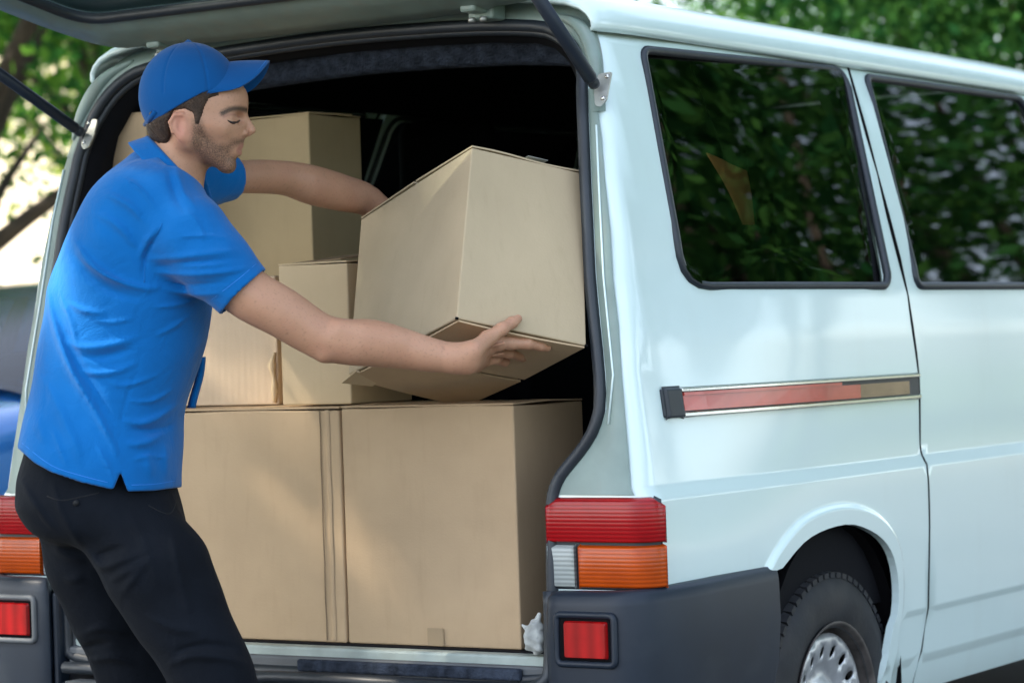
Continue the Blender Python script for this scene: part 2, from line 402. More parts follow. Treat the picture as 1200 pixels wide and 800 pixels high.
open_edge = [(float(yr(z)+xo(z))-wr(z), z) for z in (.56, .66, .76, .84, .87, .90, .94, .98, 1.03, 1.1, 1.2, 1.3, 1.4, 1.5, 1.6, 1.65, 1.70, 1.735)]
quarter = [(seam[-1][0], .30)]+[(1.18, .30), (1.10, .30)]+arch_in[::-1][1:]+[(.5, .655), (.3, .64), (.1, .63)]+[(open_edge[0][0]+.0, .63)]
quarter = quarter+[p for p in open_edge if p[1] > .64]+[(float(yr(1.77)+.705-wz(1.77)), 1.77), (float(yr(1.80)+.69-wz(1.80)), 1.80), (float(yr(1.83)+.685-wz(1.83)), 1.832), (.7, 1.832), (seam[0][0], 1.832)]+[seam[0]]+seam[1:-1]
feats = [ring_off(o_) for o_ in (.014, .004, 0, -.004, -.008, -.012, -.017, -.027)]
side_panel('rear_quarter_panel', quarter, [W1], M['paint'], 1, feats, .05, True)
side_panel('rear_quarter_panel', quarter, [W1], M['paint'], -1, feats, .06, True)
g = .006
door_front = [(2.72, 1.832), (2.72, 1.27), (2.71, .9), (2.69, .30)]
slide = [(p[0]+g, p[1]) for p in seam]; slide[0] = (slide[0][0], 1.832); seam_z = None
slide_out = slide[::-1]; slide_out = [(slide[-1][0], .30)]+[(2.69, .30), (2.71, .9), (2.72, 1.27), (2.72, 1.832)]+slide[:-1]
side_panel('sliding_door', slide_out, [W2], M['paint'], 1)
side_panel('side_body_panel', slide_out, [W2], M['paint'], -1, sp=.07)
for s in (1, -1):
    W3 = round_poly([(2.80, w2t[1]), (3.07, w2t[1]), (3.50, 1.27), (2.79, 1.27)], [.05, .06, .06, .04])
    fd = [(2.69+g, .30), (3.30, .30), (3.45, .62), (3.60, 1.0), (3.62, 1.25), (3.14, 1.832), (2.72+g, 1.832), (2.72+g, 1.27), (2.71+g, .9)]
    o = side_panel('front_door', fd, [W3], M['paint'], s, sp=.08)
    gl = [wrap(t, z, -.004) for t, z in W3]
    gl = [(p[0]*s, p[1], p[2]) for p in gl]
    mesh_obj('side_window', gl, [tuple(range(len(gl)))], M['glass'], van, False)
    fa = [(3.80+.38*cos(a), .33+.38*sin(a)) for a in np.linspace(pi, 0, 15)]
    ff = [(3.30+g, .30), (3.42, .30)]+fa+[(4.18, .30), (4.45, .40), (4.55, .6), (4.50, .85), (4.30, 1.05), (3.62+g, 1.24), (3.60+g, 1.0), (3.45+g, .62)]
    o = side_panel('front_fender', ff, [], M['paint'], s, sp=.1)
for s in (1, -1):
    for L_, nm in ((seam, 'door_gap'), (door_front, 'door_gap')):
        zz_ = [(p[0]+g/2, p[1]) for p in L_]
        P_ = [wrap(t, z, -.0025) for t, z in smooth_pts(zz_, 3)]
        tube(nm, [(p[0]*s, p[1], p[2]) for p in P_], .0048, M['cavity'], van, seg=6)
# window glass + rubber frames
def window(P, s, nm='side_window'):
    V, F = cdt(P, spacing=.05, rows=[])
    Q = [wrap(v[0], v[1], -.002) for v in V]
    R_ = np.array([wrap(t, z, -.002) for t, z in P]); A_ = np.c_[R_[:, 1], R_[:, 2], np.ones(len(R_))]; cf = np.linalg.lstsq(A_, R_[:, 0], rcond=None)[0]
    for q_ in Q:
        xp = cf[0]*q_[1]+cf[1]*q_[2]+cf[2]; q_[0] = xp+.18*(q_[0]-xp)
    out = []
    for f in F:
        a, b, c = (Q[i] for i in f[:3]); out.append(f if np.cross(b-a, c-a)[0] > 0 else f[::-1])
    if s < 0: Q = [(-p[0], p[1], p[2]) for p in Q]; out = [f[::-1] for f in out]
    w = mesh_obj(nm, Q, out, M['glass'], van)
    ring = [wrap(t, z, .001) for t, z in P]; ring = [(p[0]*s, p[1], p[2]) for p in ring]
    tube('window_seal', ring, .010, M['rubber'], w, seg=6, closed=True)
    return w
for s in (1, -1): window(W1, s); window(W2, s)
# gutter line, roof
ROOF = [(.713, 1.832), (.7175, 1.838), (.7165, 1.850), (.708, 1.868), (.690, 1.886), (.658, 1.902), (.60, 1.916), (.5, 1.93), (.3, 1.943), (0, 1.95)]
sec = ROOF[:-1]+[(-x, z) for x, z in ROOF[::-1]]
ysec = [(.232, -.030, .968), (.236, -.018, .974), (.25, -.008, .980), (.29, 0, .988), (.36, .001, .996), (.46, .002, 1), (.8, .002, 1), (1.6, .003, 1), (2.4, .0, 1), (2.9, -.012, 1), (3.06, -.03, .99), (3.12, -.045, .985)]
V = []
for (y, dz, sx) in ysec:
    for (x, z) in sec:
        k = (z-1.832)/.118; V.append((x*sx, y, 1.832+(z-1.832)*(1+dz/.118*1.0)))
F = grid_faces(len(ysec), len(sec)); F = [f[::-1] for f in F]
o = mesh_obj('roof', V, F, M['paint'], van); solid(o, .012, -1)
for s in (1, -1):
    tube('roof_gutter', [(s*.700, .25, 1.8315), (s*.7115, .36, 1.8315), (s*.7165, .46, 1.8315), (s*.7165, 3.0, 1.8315)], .005, M['rubber'], van, seg=6)
# rear header between opening and roof edge
hd_lo = []; hd_hi = []
xs = np.linspace(-.69, .69, 41)
def zopen(x):
    zz = [a for a, b in XO if a >= 1.66]; xx = [b for a, b in XO if a >= 1.66]
    return float(np.interp(abs(x), xx[::-1], zz[::-1]))
def zroof(x): return float(np.interp(abs(x), [p[0] for p in ROOF[4:]][::-1], [p[1] for p in ROOF[4:]][::-1]))
OC = [(.722, 1.65), (.708, 1.70), (.692, 1.75), (.658, 1.80), (.61, 1.835), (.55, 1.852), (.40, 1.867), (.2, 1.876), (0, 1.88)]
UC = [(.752, 1.65), (.738, 1.71), (.722, 1.77), (.700, 1.82), (.672, 1.862), (.61, 1.892), (.45, 1.914), (.22, 1.927), (0, 1.93)]
oc = smooth_pts(OC, 4); uc = smooth_pts(UC, 4); oc = oc+[np.array([-p[0], p[1]]) for p in oc[::-1][1:]]; uc = uc+[np.array([-p[0], p[1]]) for p in uc[::-1][1:]]
V = []
for p_, q_ in zip(oc, uc):
    for k, dy in ((-.1, .012), (.12, -.004), (.5, -.007), (.75, .002), (1.02, .010)):
        r_ = p_+(q_-p_)*k; V.append((r_[0], float(yr(r_[1]))+dy, r_[1]))
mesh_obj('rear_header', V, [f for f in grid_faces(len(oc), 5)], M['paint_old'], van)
# D-pillar inner strips, darkened by colour for their shade (channel between seal and outer skin)
for s in (1, -1):
    V = []; zz = [.856, .87, .90, .94, .98, 1.03, 1.1, 1.2, 1.3, 1.4, 1.5, 1.6, 1.66, 1.70]
    for z in zz:
        x0 = float(xo(z)); x1 = wr(z)-RC*.62; y0 = float(yr(z))
        x1 = max(x1, x0+.01)
        V += [(s*(x0+.004), y0-.0015, z), (s*(x0*.6+x1*.4), y0-.0055, z), (s*(x1-.004), y0-.0055, z), (s*x1, y0-.0005, z)]
    F = grid_faces(len(zz), 4)
    if s > 0: F = [f[::-1] for f in F]
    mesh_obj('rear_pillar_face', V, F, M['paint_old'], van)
    # small ridge line with tab
    tube('pillar_seam', [(s*(float(xo(z))+.024), float(yr(z))-.007, z) for z in (1.0, 1.1, 1.3, 1.5, 1.62)], .0028, M['paint'], van, seg=5)
# roof corner plastic gasket on the right/left top corners
for s in (1, -1):
    P = [(s*x_, float(yr(z_))-.006, z_) for x_, z_ in ((.728, 1.69), (.720, 1.745), (.693, 1.805), (.655, 1.845), (.59, 1.872))]
    o = tube('corner_cap', smooth_pts(P, 4), [.004+.014*sin(pi*min(1, i/16)) for i in range(17)], M['paint_old'], van, seg=10, flat=.9)
# opening seal ring
ring = []
for z in (.56, .62, .7, .78, .84, .87, .90, .94, .98, 1.03, 1.1, 1.2, 1.3, 1.4, 1.5, 1.6, 1.65, 1.70, 1.75, 1.80, 1.835, 1.852, 1.867, 1.876):
    ring.append((float(xo(z)), float(yr(z)), z))
right = ring; left = [(-x, y, z) for x, y, z in ring[::-1]]
bottom = [(-.680, .05, .50), (-.655, .045, .478), (-.5, .04, .47), (0, .04, .468), (.5, .04, .47), (.655, .045, .478), (.680, .05, .50)]
ringp = [(x, y-.006, z) for x, y, z in right+[(0, float(yr(1.88)), 1.88)]+left+bottom]
inner = [(x*.985, y+.004, z) for x, y, z in ringp]
mb = MB(); mb.tube(smooth_pts(inner, 2, True), .0135, seg=8, closed=True); mb.tube(smooth_pts([(x*.972, y+.016, z-(.012 if z > 1.7 else 0)+(.012 if z < .6 else 0)) for x, y, z in ringp], 2, True), .010, seg=6, closed=True)
mb.build('opening_seal', M['rubber'], van)
# dark reveal from the seal into the cargo space
V = []; R0 = [(x*.98, y, z) for x, y, z in ringp]
for x, y, z in R0: V += [(x, y+.004, z), (x*.95, y+.05, z-(.03 if z > 1.7 else 0)), (x*1.0, y+.14, z-(.03 if z > 1.7 else 0))]
mesh_obj('opening_reveal', V, grid_faces(len(R0), 3, True), M['black'], van)
# interior liner
zs = [.53, .70, .90, 1.10, 1.262]
for s in (1, -1):
    V = []
    yy = [.12, .5, 1.0, 1.36, 1.9, 2.45, 2.9, 3.4]
    for y in yy:
        for z in zs:
            y_ = float(yr(z))+.06 if y < .2 else y
            V.append((s*(weff(y_, z)-.045), y_, z))
    F = grid_faces(len(yy), len(zs))
    mesh_obj('side_lining', V, F, M['black'], van)
    mb = MB()
    for (y0, y1) in ((.10, .215), (1.25, 1.35), (2.53, 2.70)):
        x = s*.0
        A = [(s*(weff((y if y > .15 else float(yr(z))+.05), z)-.035), (y if y > .15 else float(yr(z))+.05), z) for y in (y0, y1+.06) for z in (1.25, 1.45, 1.65, 1.80)]
        mesh_obj('pillar_lining', A, grid_faces(2, 4), M['black'], van)
    V = [(s*(float(wz(z))-.05), y, z) for y in (.2, 3.0) for z in (1.80, 1.85, 1.9)]
V = []
for y in (.29, .6, 1.6, 2.6, 3.05):
    for x in np.linspace(-.70, .70, 13):
        V.append((x, y, 1.905-.09*abs(x/.70)**3))
mesh_obj('headliner', V, grid_faces(5, 13), M['black'], van)
V = []
for i, x in enumerate(np.linspace(-.655, .655, 29)):
    z = zopen(min(abs(x), .655))-.012; y = float(yr(z))+.045
    V += [(x, y, z), (x, y+.035, z-.008-.004*sin(i*1.7)), (x, y+.055, z-.060), (x, y+.10, z-.066)]
mesh_obj('header_carpet', V, [f[::-1] for f in grid_faces(29, 4)], M['headfuzz'], van)
box('cargo_floor', -.84, .84, .10, 3.3, .49, .524, M['black'], van, .003)
# pale sill edge + dark sill trims
box('floor_edge', -.665, .665, .055, .0995, .488, .521, M['sillpaint'], van, .006)
mb = MB()
mb.box(-.66, .66, .035, .0545, .44, .502); o = mb.build('sill_trim', M['grey_plastic'], van, False); bevel(o, .006)
box('sill_carpet', .02, .60, .018, .0345, .472, .498, M['headfuzz'], van, .005)
mb = MB(); mb.box(-.28, -.16, .022, .0345, .468, .496); o = mb.build('latch_plate', M['steel'], van, False); bevel(o, .004)
box('latch_slot', -.235, -.175, .0185, .0215, .474, .490, M['cavity'], o, .002)
P = [(-.64, .0, .458), (-.35, .0, .455), (-.30, -.006, .447), (-.10, -.006, .447), (-.04, .0, .460), (.3, .0, .458), (.58, .002, .455), (.664, .010, .475), (.675, .022, .53), (.675, .026, .66)]
tube('sill_seal', smooth_pts(P, 4), .014, M['rubber'], van, seg=8)
# rear lower body + bumper
box('rear_valance', -.86, .86, .05, .09, .25, .46, M['black'], van, .01)
def bump_profile_x(s):
    """plan outline of bumper corner, from inner edge to the wheel arch"""
    return [(s*.680, .002), (s*.70, -.010), (s*.74, -.013), (s*.83, -.012), (s*.875, .002), (s*.908, .038), (s*.926, .10), (s*.936, .2), (s*.936, .35), (s*.932, .50), (s*.930, .555)]
for s in (1, -1):
    plan = smooth_pts(bump_profile_x(s), 4); n = len(plan)
    prof = [(-.055, .648), (-.03, .662), (-.012, .660), (-.003, .650), (0, .63), (.002, .55), (0, .47), (-.004, .40), (-.012, .30), (-.04, .26)]
    V = []
    for i, p in enumerate(plan):
        a = plan[max(i-1, 0)]; b = plan[min(i+1, n-1)]; t = (b-a)/np.linalg.norm(b-a); nn = np.array([t[1], -t[0]])*s
        f = i/(n-1); zt = .652+.012*f-(.03 if i == 0 else (.012 if i == 1 else 0))
        for (o_, z) in prof:
            zz_ = z+(zt-.652) if z > .5 else z
            if i == 0: o_ = o_-.02
            yb = 0
            q = p+nn*o_
            if f > .9 and z < .5: q[1] -= (.5-z)*.35*(f-.9)*10
            V.append((q[0], q[1], zz_))
    F = grid_faces(n, len(prof)); F = [f[::-1] for f in F] if s < 0 else F
    o = mesh_obj('bumper_corner', V, F, M['plastic'], van)
    bevel(o, .004, 2, 50)
    # inner cheek
    box('bumper_cheek', min(s*.672, s*.690), max(s*.672, s*.690), .012, .06, .40, .630, M['plastic'], van, .012)
    # fog lamp: bezel, lens
    fx = s*.784; fy = -.0155
    P = [(fx-.068, fy, .518), (fx+.068, fy, .518), (fx+.068, fy, .618), (fx-.068, fy, .618)]
    RP = round_poly([(p[0], p[2]) for p in P], .012, 4)
    fl = tube('fog_lamp_bezel', [(a, fy+.001, b) for a, b in RP], .0075, M['plastic'] if s > 0 else M['grey_plastic'], van, seg=8, closed=True)  # left bezel greyer: sky light put into its plastic colour
    RP2 = round_poly([(fx-.060, .525), (fx+.060, .525), (fx+.060, .611), (fx-.060, .611)], .006, 3)
    V = [(a, fy-.001, b) for a, b in RP2]; nn_ = len(V)
    mesh_obj('fog_lamp_recess', V, [tuple(range(nn_))], M['cavity'], fl, False)
    RP3 = [(fx+(a-fx)*.86+.003, .568+(b-.568)*.88) for a, b in RP2]
    V = [(a, fy-.0015, b) for a, b in RP3]+[(fx+(a-fx)*.93, fy-.009, .568+(b-.568)*.93) for a, b in RP3]
    F = [tuple(range(nn_, 2*nn_))]+[(i, (i+1) % nn_, nn_+(i+1) % nn_, nn_+i) for i in range(nn_)]
    mesh_obj('fog_lamp_lens', V, F, M['lens_fog'], fl, False)
# centre step with ribs
mb = MB(); mb.box(-.649, .649, -.03, .034, .26, .425)
o = mb.build('bumper_step', M['plastic'], van, False); bevel(o, .015, 3)
mb = MB()
for i in range(5):
    y = -.022+i*.011; mb.box(-.62, .62, y, y+.006, .426, .430)
mb.build('step_ribs', M['grey_plastic'], van, False)
box('step_edge_strip', -.63, .63, -.035, -.029, .385, .40, M['chrome'], van, .003)
# tail lamps (wrap-around)
def lamp(s):
    L = empty('tail_lamp'); L.parent = van
    cuts = [.665, .672, .748, .754, .838, .847]
    def plan(zf, off):
        pts = []
        tlist = list(np.linspace(-.234, .036, 26))
        for t in tlist:
            p = wrap(t+.0567, .8, off); pts.append((p[0]*s, p[1]))
        return pts
    def strip(nm, z0, z1, i0, i1, off, m, cham=0., par=L):
        pl = plan(0, off)[i0:i1+1]; pi_ = plan(0, off-.03)[i0:i1+1]; n = len(pl); V = []
        ce = [.0]*n
        for k in range(n):
            x, y = pl[k]; xi, yi = pi_[k]
            d = 0
            if cham and (k < 2 or k > n-3): d = cham*(1 if k in (0, n-1) else .5)
            V += [(xi, yi, z0), (x*.999, y+.002, z0), (x, y, z0+.004), (x, y, z1-.006-d), (xi*.5+x*.5, yi*.5+y*.5, z1-d*.8), (xi, yi, z1-d*.8)]
        F = grid_faces(n, 6); F += [tuple(range(6))[::-1], tuple((n-1)*6+j for j in range(6))]
        if s < 0: F = [f[::-1] for f in F]
        o = mesh_obj(nm, V, F, m, par, False)
        for p in o.data.polygons: p.use_smooth = True
        bevel(o, .0025, 2, 40)
        return o
    strip('lamp_housing', .661, .850, 0, 25, .008, M['rubber'])
    strip('stop_lens', .760, .851, 0, 25, .018, M['lens_red'], .014)
    strip('reversing_lens', .668, .756, 0, 6, .017, M['lens_clear'])
    strip('indicator_lens', .668, .756, 7, 25, .018, M['lens_orange'])
lamp(1); lamp(-1)
# hinge bracket for struts, gas struts
def strut(s, base, end, r=.0125):
    base = np.array(base); end = np.array(end); d = end-base; L_ = np.linalg.norm(d); u = d/L_
    mb = MB(); mb.tube([base+u*.022, base+u*.03, base+u*(L_*.62)], [r*.8, r, r], seg=14); mb.tube([base+u*L_*.62, end], [r*.45, r*.45], seg=10)
    st = mb.build('gas_strut', M['plastic'], van)
    tube('strut_joint', [base+u*.004, base+u*.012, base+u*.028], [.011, .013, .010], M['rubber'], st, seg=12)
    return st
def bracket(s, c, nrm_y):
    pts = round_poly([(-.020, .045), (.020, .048), (.020, -.035), (.004, -.052), (-.012, -.045), (-.022, -.01)], .008, 3)
    V = [(c[0]+a*s*.8, c[1]-.004+.42*b*.75, c[2]+b*.75) for a, b in pts]; n = len(V)
    V2 = [(x, y-.005, z) for x, y, z in V]
    F = [tuple(range(n)), tuple(range(n, 2*n))[::-1]]+[(i, (i+1) % n, n+(i+1) % n, n+i) for i in range(n)]
    b_ = mesh_obj('strut_bracket', V+V2, F, M['steel'], van, False)
    for (a, b) in ((.010, .034), (.010, -.028)):
        a *= .8; b *= .75; c2 = np.array([c[0]+a*s, c[1]-.009+.42*b, c[2]+b])
        tube('screw', [c2, c2+np.array([0, -.004, 0])], [.0058, .004], M['chrome'], b_, seg=10)
yb = float(yr(1.70))
RB = plane(699, 102, 1, yb-.03); LB = plane(97, 157, 1, yb-.02)
bracket(1, (RB[0]+.006, yb-.010, RB[2]-.004), 1); bracket(-1, (LB[0]+.012, yb-.004, LB[2]), 1)
strut(1, (RB[0]-.002, yb-.028, RB[2]), (.735, -.22, 2.01), .0150)
strut(-1, (LB[0], yb-.02, LB[2]), (-.745, -.36, 1.98), .0135)
# raised tailgate
TG = empty('tailgate', (0, .215, 1.925)); TG.parent = van
ta = .29
def tg(x, q, h=0.):  # q out from the hinge, h below
    return (x, -q*cos(ta)+h*sin(ta)*-1, q*sin(ta)-h*cos(ta))
half = [(0, -.03), (.30, -.03), (.52, -.02), (.60, .02), (.655, .10), (.70, .22), (.745, .40), (.80, .75), (.83, 1.05), (.80, 1.20), (.4, 1.26), (0, 1.27)]
halfs = [tuple(p) for p in smooth_pts(half, 4)]
outl = halfs+[(-x, q) for x, q in halfs[::-1][1:-1]]
WG = round_poly([(-.54, .185), (.54, .185), (.66, .62), (-.66, .62)], .07, 6)
V, F = cdt(outl, [WG], spacing=.09)
def zin(x, q):
    d = sdist(outl, (x, q)); dw = sdist(WG, (x, q))
    h = .018+.030*min(1, max(0, (d-.012)/.035))
    if dw < .03: h -= .014*(1-dw/.03)
    return h
V, F = cdt(outl, [WG], open_feats=[[(x*.93, .02+(q)*.965) for x, q in outl]], spacing=.045)
P = [tg(x, q, zin(x, q)) for x, q in V]
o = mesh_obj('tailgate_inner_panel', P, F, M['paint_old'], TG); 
P = [tg(x, q, -.004-.02*(1-min(1, abs(x)/.8)**2)) for x, q in V]
mesh_obj('tailgate_skin', P, F, M['paint'], TG)
n = len(outl); V = [tg(x, q, .018) for x, q in outl]+[tg(x, q, -.004) for x, q in outl]
mesh_obj('tailgate_edge', V, [(i, (i+1) % n, n+(i+1) % n, n+i) for i in range(n)], M['paint'], TG)
V = [tg(x, q, .018) for x, q in WG]; mesh_obj('tailgate_window', V, [tuple(range(len(V)))], M['glass'], TG, False)
tube('window_gasket', [tg(x, q, .034) for x, q in WG], .013, M['rubber'], TG, seg=8, closed=True)
V, F = cdt(round_poly([(-.62, .74), (.62, .74), (.68, 1.12), (-.68, 1.12)], .05, 4), spacing=.1)
o = mesh_obj('tailgate_trim', [tg(x, q, .052) for x, q in V], F, M['grey_plastic'], TG); solid(o, .01, 0)
for x in (-.44, .44):
    mb = MB(); mb.box(x-.032, x+.032, -.02, .035, -.055, -.012); mb.box(x-.02, x+.02, -.07, .0, -.042, -.02)
    o = mb.build('tailgate_hinge', M['paint_old'], TG, False); bevel(o, .006)
    for dx in (-.015, .015):
        tube('hinge_bolt', [(x+dx, -.03, -.06), (x+dx, -.03, -.05)], .008, M['steel'], o, seg=8)
# pale tube drawn as a seal strip glint along the roof edge under the tailgate
tube('roof_edge_trim', [(x, .229, zroof(x)-.020) for x in np.linspace(-.5, .5, 21)], .006, M['paint'], van, seg=6)
# slide rail
ra = side(775, 474); rb = side(1077, 454)
y0, y1 = ra[0], 1.352; zc = 1.040
def strip_side(nm, y0, y1, z0, z1, off0, off1, m, par=van):
    V = []; F = []
    ys_ = np.linspace(y0, y1, 10)
    for y in ys_:
        for (z, o_) in ((z0, off0), (z0, off1), (z1, off1), (z1, off0)):
            p = wrap(y, z, o_); V.append(tuple(p))
    F = grid_faces(10, 4)+[(i*4+3, i*4, (i+1)*4, (i+1)*4+3) for i in range(9)]
    F += [(0, 1, 2, 3), (39, 38, 37, 36)]
    return mesh_obj(nm, V, F, m, par, False)
rail = strip_side('door_rail', y0, y1, 1.008, 1.066, -.003, .006, M['rubber']); bevel(rail, .003)
o = strip_side('rail_chrome_strip', y0+.07, y1-.004, 1.058, 1.0665, .0055, .013, M['chrome'], rail); bevel(o, .002)
o = strip_side('rail_chrome_strip', y0+.07, y1-.004, 1.0065, 1.016, .0055, .013, M['chrome'], rail); bevel(o, .002)
ym = y0+.07+(y1-y0-.07)*.70
strip_side('rail_red_inlay', y0+.075, ym, 1.019, 1.050, .0055, .008, M['redstrip'], rail)
strip_side('rail_red_edge', y0+.075, ym-.10, 1.0505, 1.0575, .0055, .0115, M['redstrip'], rail)
strip_side('rail_brass_inlay', ym+.0005, y1-.06, 1.019, 1.050, .0055, .008, M['brasstrip'], rail)
o = strip_side('rail_end_cap', y0+.008, y0+.068, 1.006, 1.067, .004, .0135, M['rubber'], rail); bevel(o, .006)
# wheels
def van_wheel(s, cy, cz=.31, r=.32):
    W = empty('wheel', (s*.80, cy, cz)); W.parent = van
    hw = .095
    prof = [(-hw+.01, .19), (-hw, .215), (-hw-.008, .25), (-hw, .29), (-hw+.012, .308), (-hw+.024, .316), (-.05, .319), (.05, .319), (hw-.024, .316), (hw-.012, .308), (hw, .29), (hw+.008, .25), (hw, .215), (hw-.01, .19)]
    V, F = lathe([(h*s, q) for h, q in prof], seg=64)
    T = mesh_obj('tyre', V, F, M['tyre'], W)
    mb = MB()
    for k in range(64):
        a0 = 2*pi*k/64; a1 = a0+2*pi/64*.68
        for (xa, xb, sh) in ((-.088, -.060, 0), (-.050, -.020, .5), (-.012, .016, .1), (.026, .054, .6), (.062, .089, .2)):
            b0 = a0+sh*2*pi/64; b1 = a1+sh*2*pi/64
            ro = .3235 if abs(xa+xb)/2 < .06 else .3205; ri = .304
            if xb > .08 or xa < -.08: roo = (.316 if xb > .08 else ro); rii = (.316 if xa < -.08 else ro)
            else: roo = rii = ro
            vs = []
            for b in (b0, b1):
                vs += [(xa*s, ri*cos(b), ri*sin(b)), (xb*s, ri*cos(b), ri*sin(b)), (xb*s, roo*cos(b), roo*sin(b)), (xa*s, rii*cos(b), rii*sin(b))]
            mb.add(vs, [(0, 1, 2, 3), (7, 6, 5, 4), (3, 2, 6, 7), (0, 3, 7, 4), (1, 5, 6, 2)])
    mb.build('tread_blocks', M['tyre'], T, False)
    V, F = lathe([(h*s, q) for h, q in [(.098, .205), (.094, .198), (.075, .192), (.05, .185), (.045, .172)]], seg=48)
    rm = mesh_obj('rim', V, F, M['rim'], W); solid(rm, .003, 0)
    # wheel cover with round holes
    outl = [(.178*cos(a), .178*sin(a)) for a in np.linspace(0, 2*pi, 49)[:-1]]
    holes = []
    for k in range(16):
        a = 2*pi*k/16+.12
        c = (.137*cos(a), .137*sin(a)); holes.append([(c[0]+(.015*cos(b))*cos(a)-(.010*sin(b))*sin(a), c[1]+(.015*cos(b))*sin(a)+(.010*sin(b))*cos(a)) for b in np.linspace(0, 2*pi, 13)[:-1]])
    V, F = cdt(outl, holes, spacing=.018)
    def hx(r_):
        return float(np.interp(r_, [0, .04, .07, .085, .11, .16, .178], [.070, .070, .066, .045, .062, .078, .070]))
    Q = [(hx(math.hypot(a, b))*s, a, b) for a, b in V]
    o = mesh_obj('wheel_cover', Q, F, M['hub'], W); solid(o, .004, -1)
    V, F = lathe([(.02*s, .001), (.02*s, .18)], seg=32); mesh_obj('brake_drum', V, F, M['cavity'], W)
for s in (1, -1): van_wheel(s, .885); van_wheel(s, 3.80)
# wheel wells
for s in (1, -1):
    for cy in (.87, 3.80):
        V = []; aa = np.linspace(-.3, pi+.3, 20)
        for a in aa:
            for x in (.55, .905): V.append((s*x, cy+.345*cos(a), .37+.372*sin(a)))
        mesh_obj('wheel_well', V, grid_faces(20, 2), M['cavity'], van)
        mesh_obj('wheel_well', [(s*.56, cy-.42, .2), (s*.56, cy+.42, .2), (s*.56, cy+.42, .76), (s*.56, cy-.42, .76)], [(0, 1, 2, 3)], M['cavity'], van)
mb = MB(); mb.box(-.55, .55, .2, 4.3, .24, .30); mb.box(-.84, .84, 1.3, 3.4, .285, .30)
mb.build('underbody', M['cavity'], van, False)
# seats and dashboard
def seat(x, y):
    S = empty('seat', (x, y, .55)); S.parent = van
    o = box('seat_cushion', -.24, .24, 0, .5, .18, .36, M['seat'], S, .05)
    o = box('seat_back', -.24, .24, -.13, .0, .28, .98, M['seat'], S, .06)
    mb = MB(); V, F = box_verts(-.15, .15, -.13, -.02, .95, 1.25); o = mesh_obj('headrest', V, F, M['seat'], S, False); bevel(o, .050, 6)
seat(-.575, 1.62); seat(.48, 2.75); seat(-.45, 2.85)
box('cab_bulkhead', -.72, .72, 2.98, 3.0, .53, 1.80, M['black'], van, .01)  # added unseen panels that block bright daylight from the cab windows
box('bulkhead_header', -.63, .63, 2.982, 2.998, 1.795, 1.888, M['black'], van, .004)
box('dashboard', -.80, .80, 3.5, 3.9, .7, 1.13, M['black'], van, .05)
# windscreen, bonnet, nose
V = [(-.70, 3.13, 1.83), (.70, 3.13, 1.83), (.80, 3.66, 1.24), (-.80, 3.66, 1.24)]
mesh_obj('windscreen', V, [(0, 1, 2, 3)], M['glass'], van, False)
for s in (1, -1): tube('windscreen_pillar', [(s*.745, 3.08, 1.84), (s*.865, 3.64, 1.25)], .035, M['paint'], van)
V = []; ys_ = [3.62, 3.9, 4.2, 4.42, 4.52, 4.56, 4.54, 4.50]; zs_ = [1.24, 1.16, 1.05, .90, .78, .62, .45, .30]
for y, z in zip(ys_, zs_):
    for u in np.linspace(-1, 1, 9): V.append((.905*u, y-.10*abs(u)**3, z-.02*u*u))
mesh_obj('bonnet', V, grid_faces(8, 9), M['paint'], van)
box('front_bumper', -.90, .90, 4.46, 4.62, .28, .56, M['plastic'], van, .05)
for s in (1, -1): box('headlamp', min(s*.55, s*.86), max(s*.55, s*.86), 4.40, 4.54, .66, .84, M['lens_clear'], van, .03)

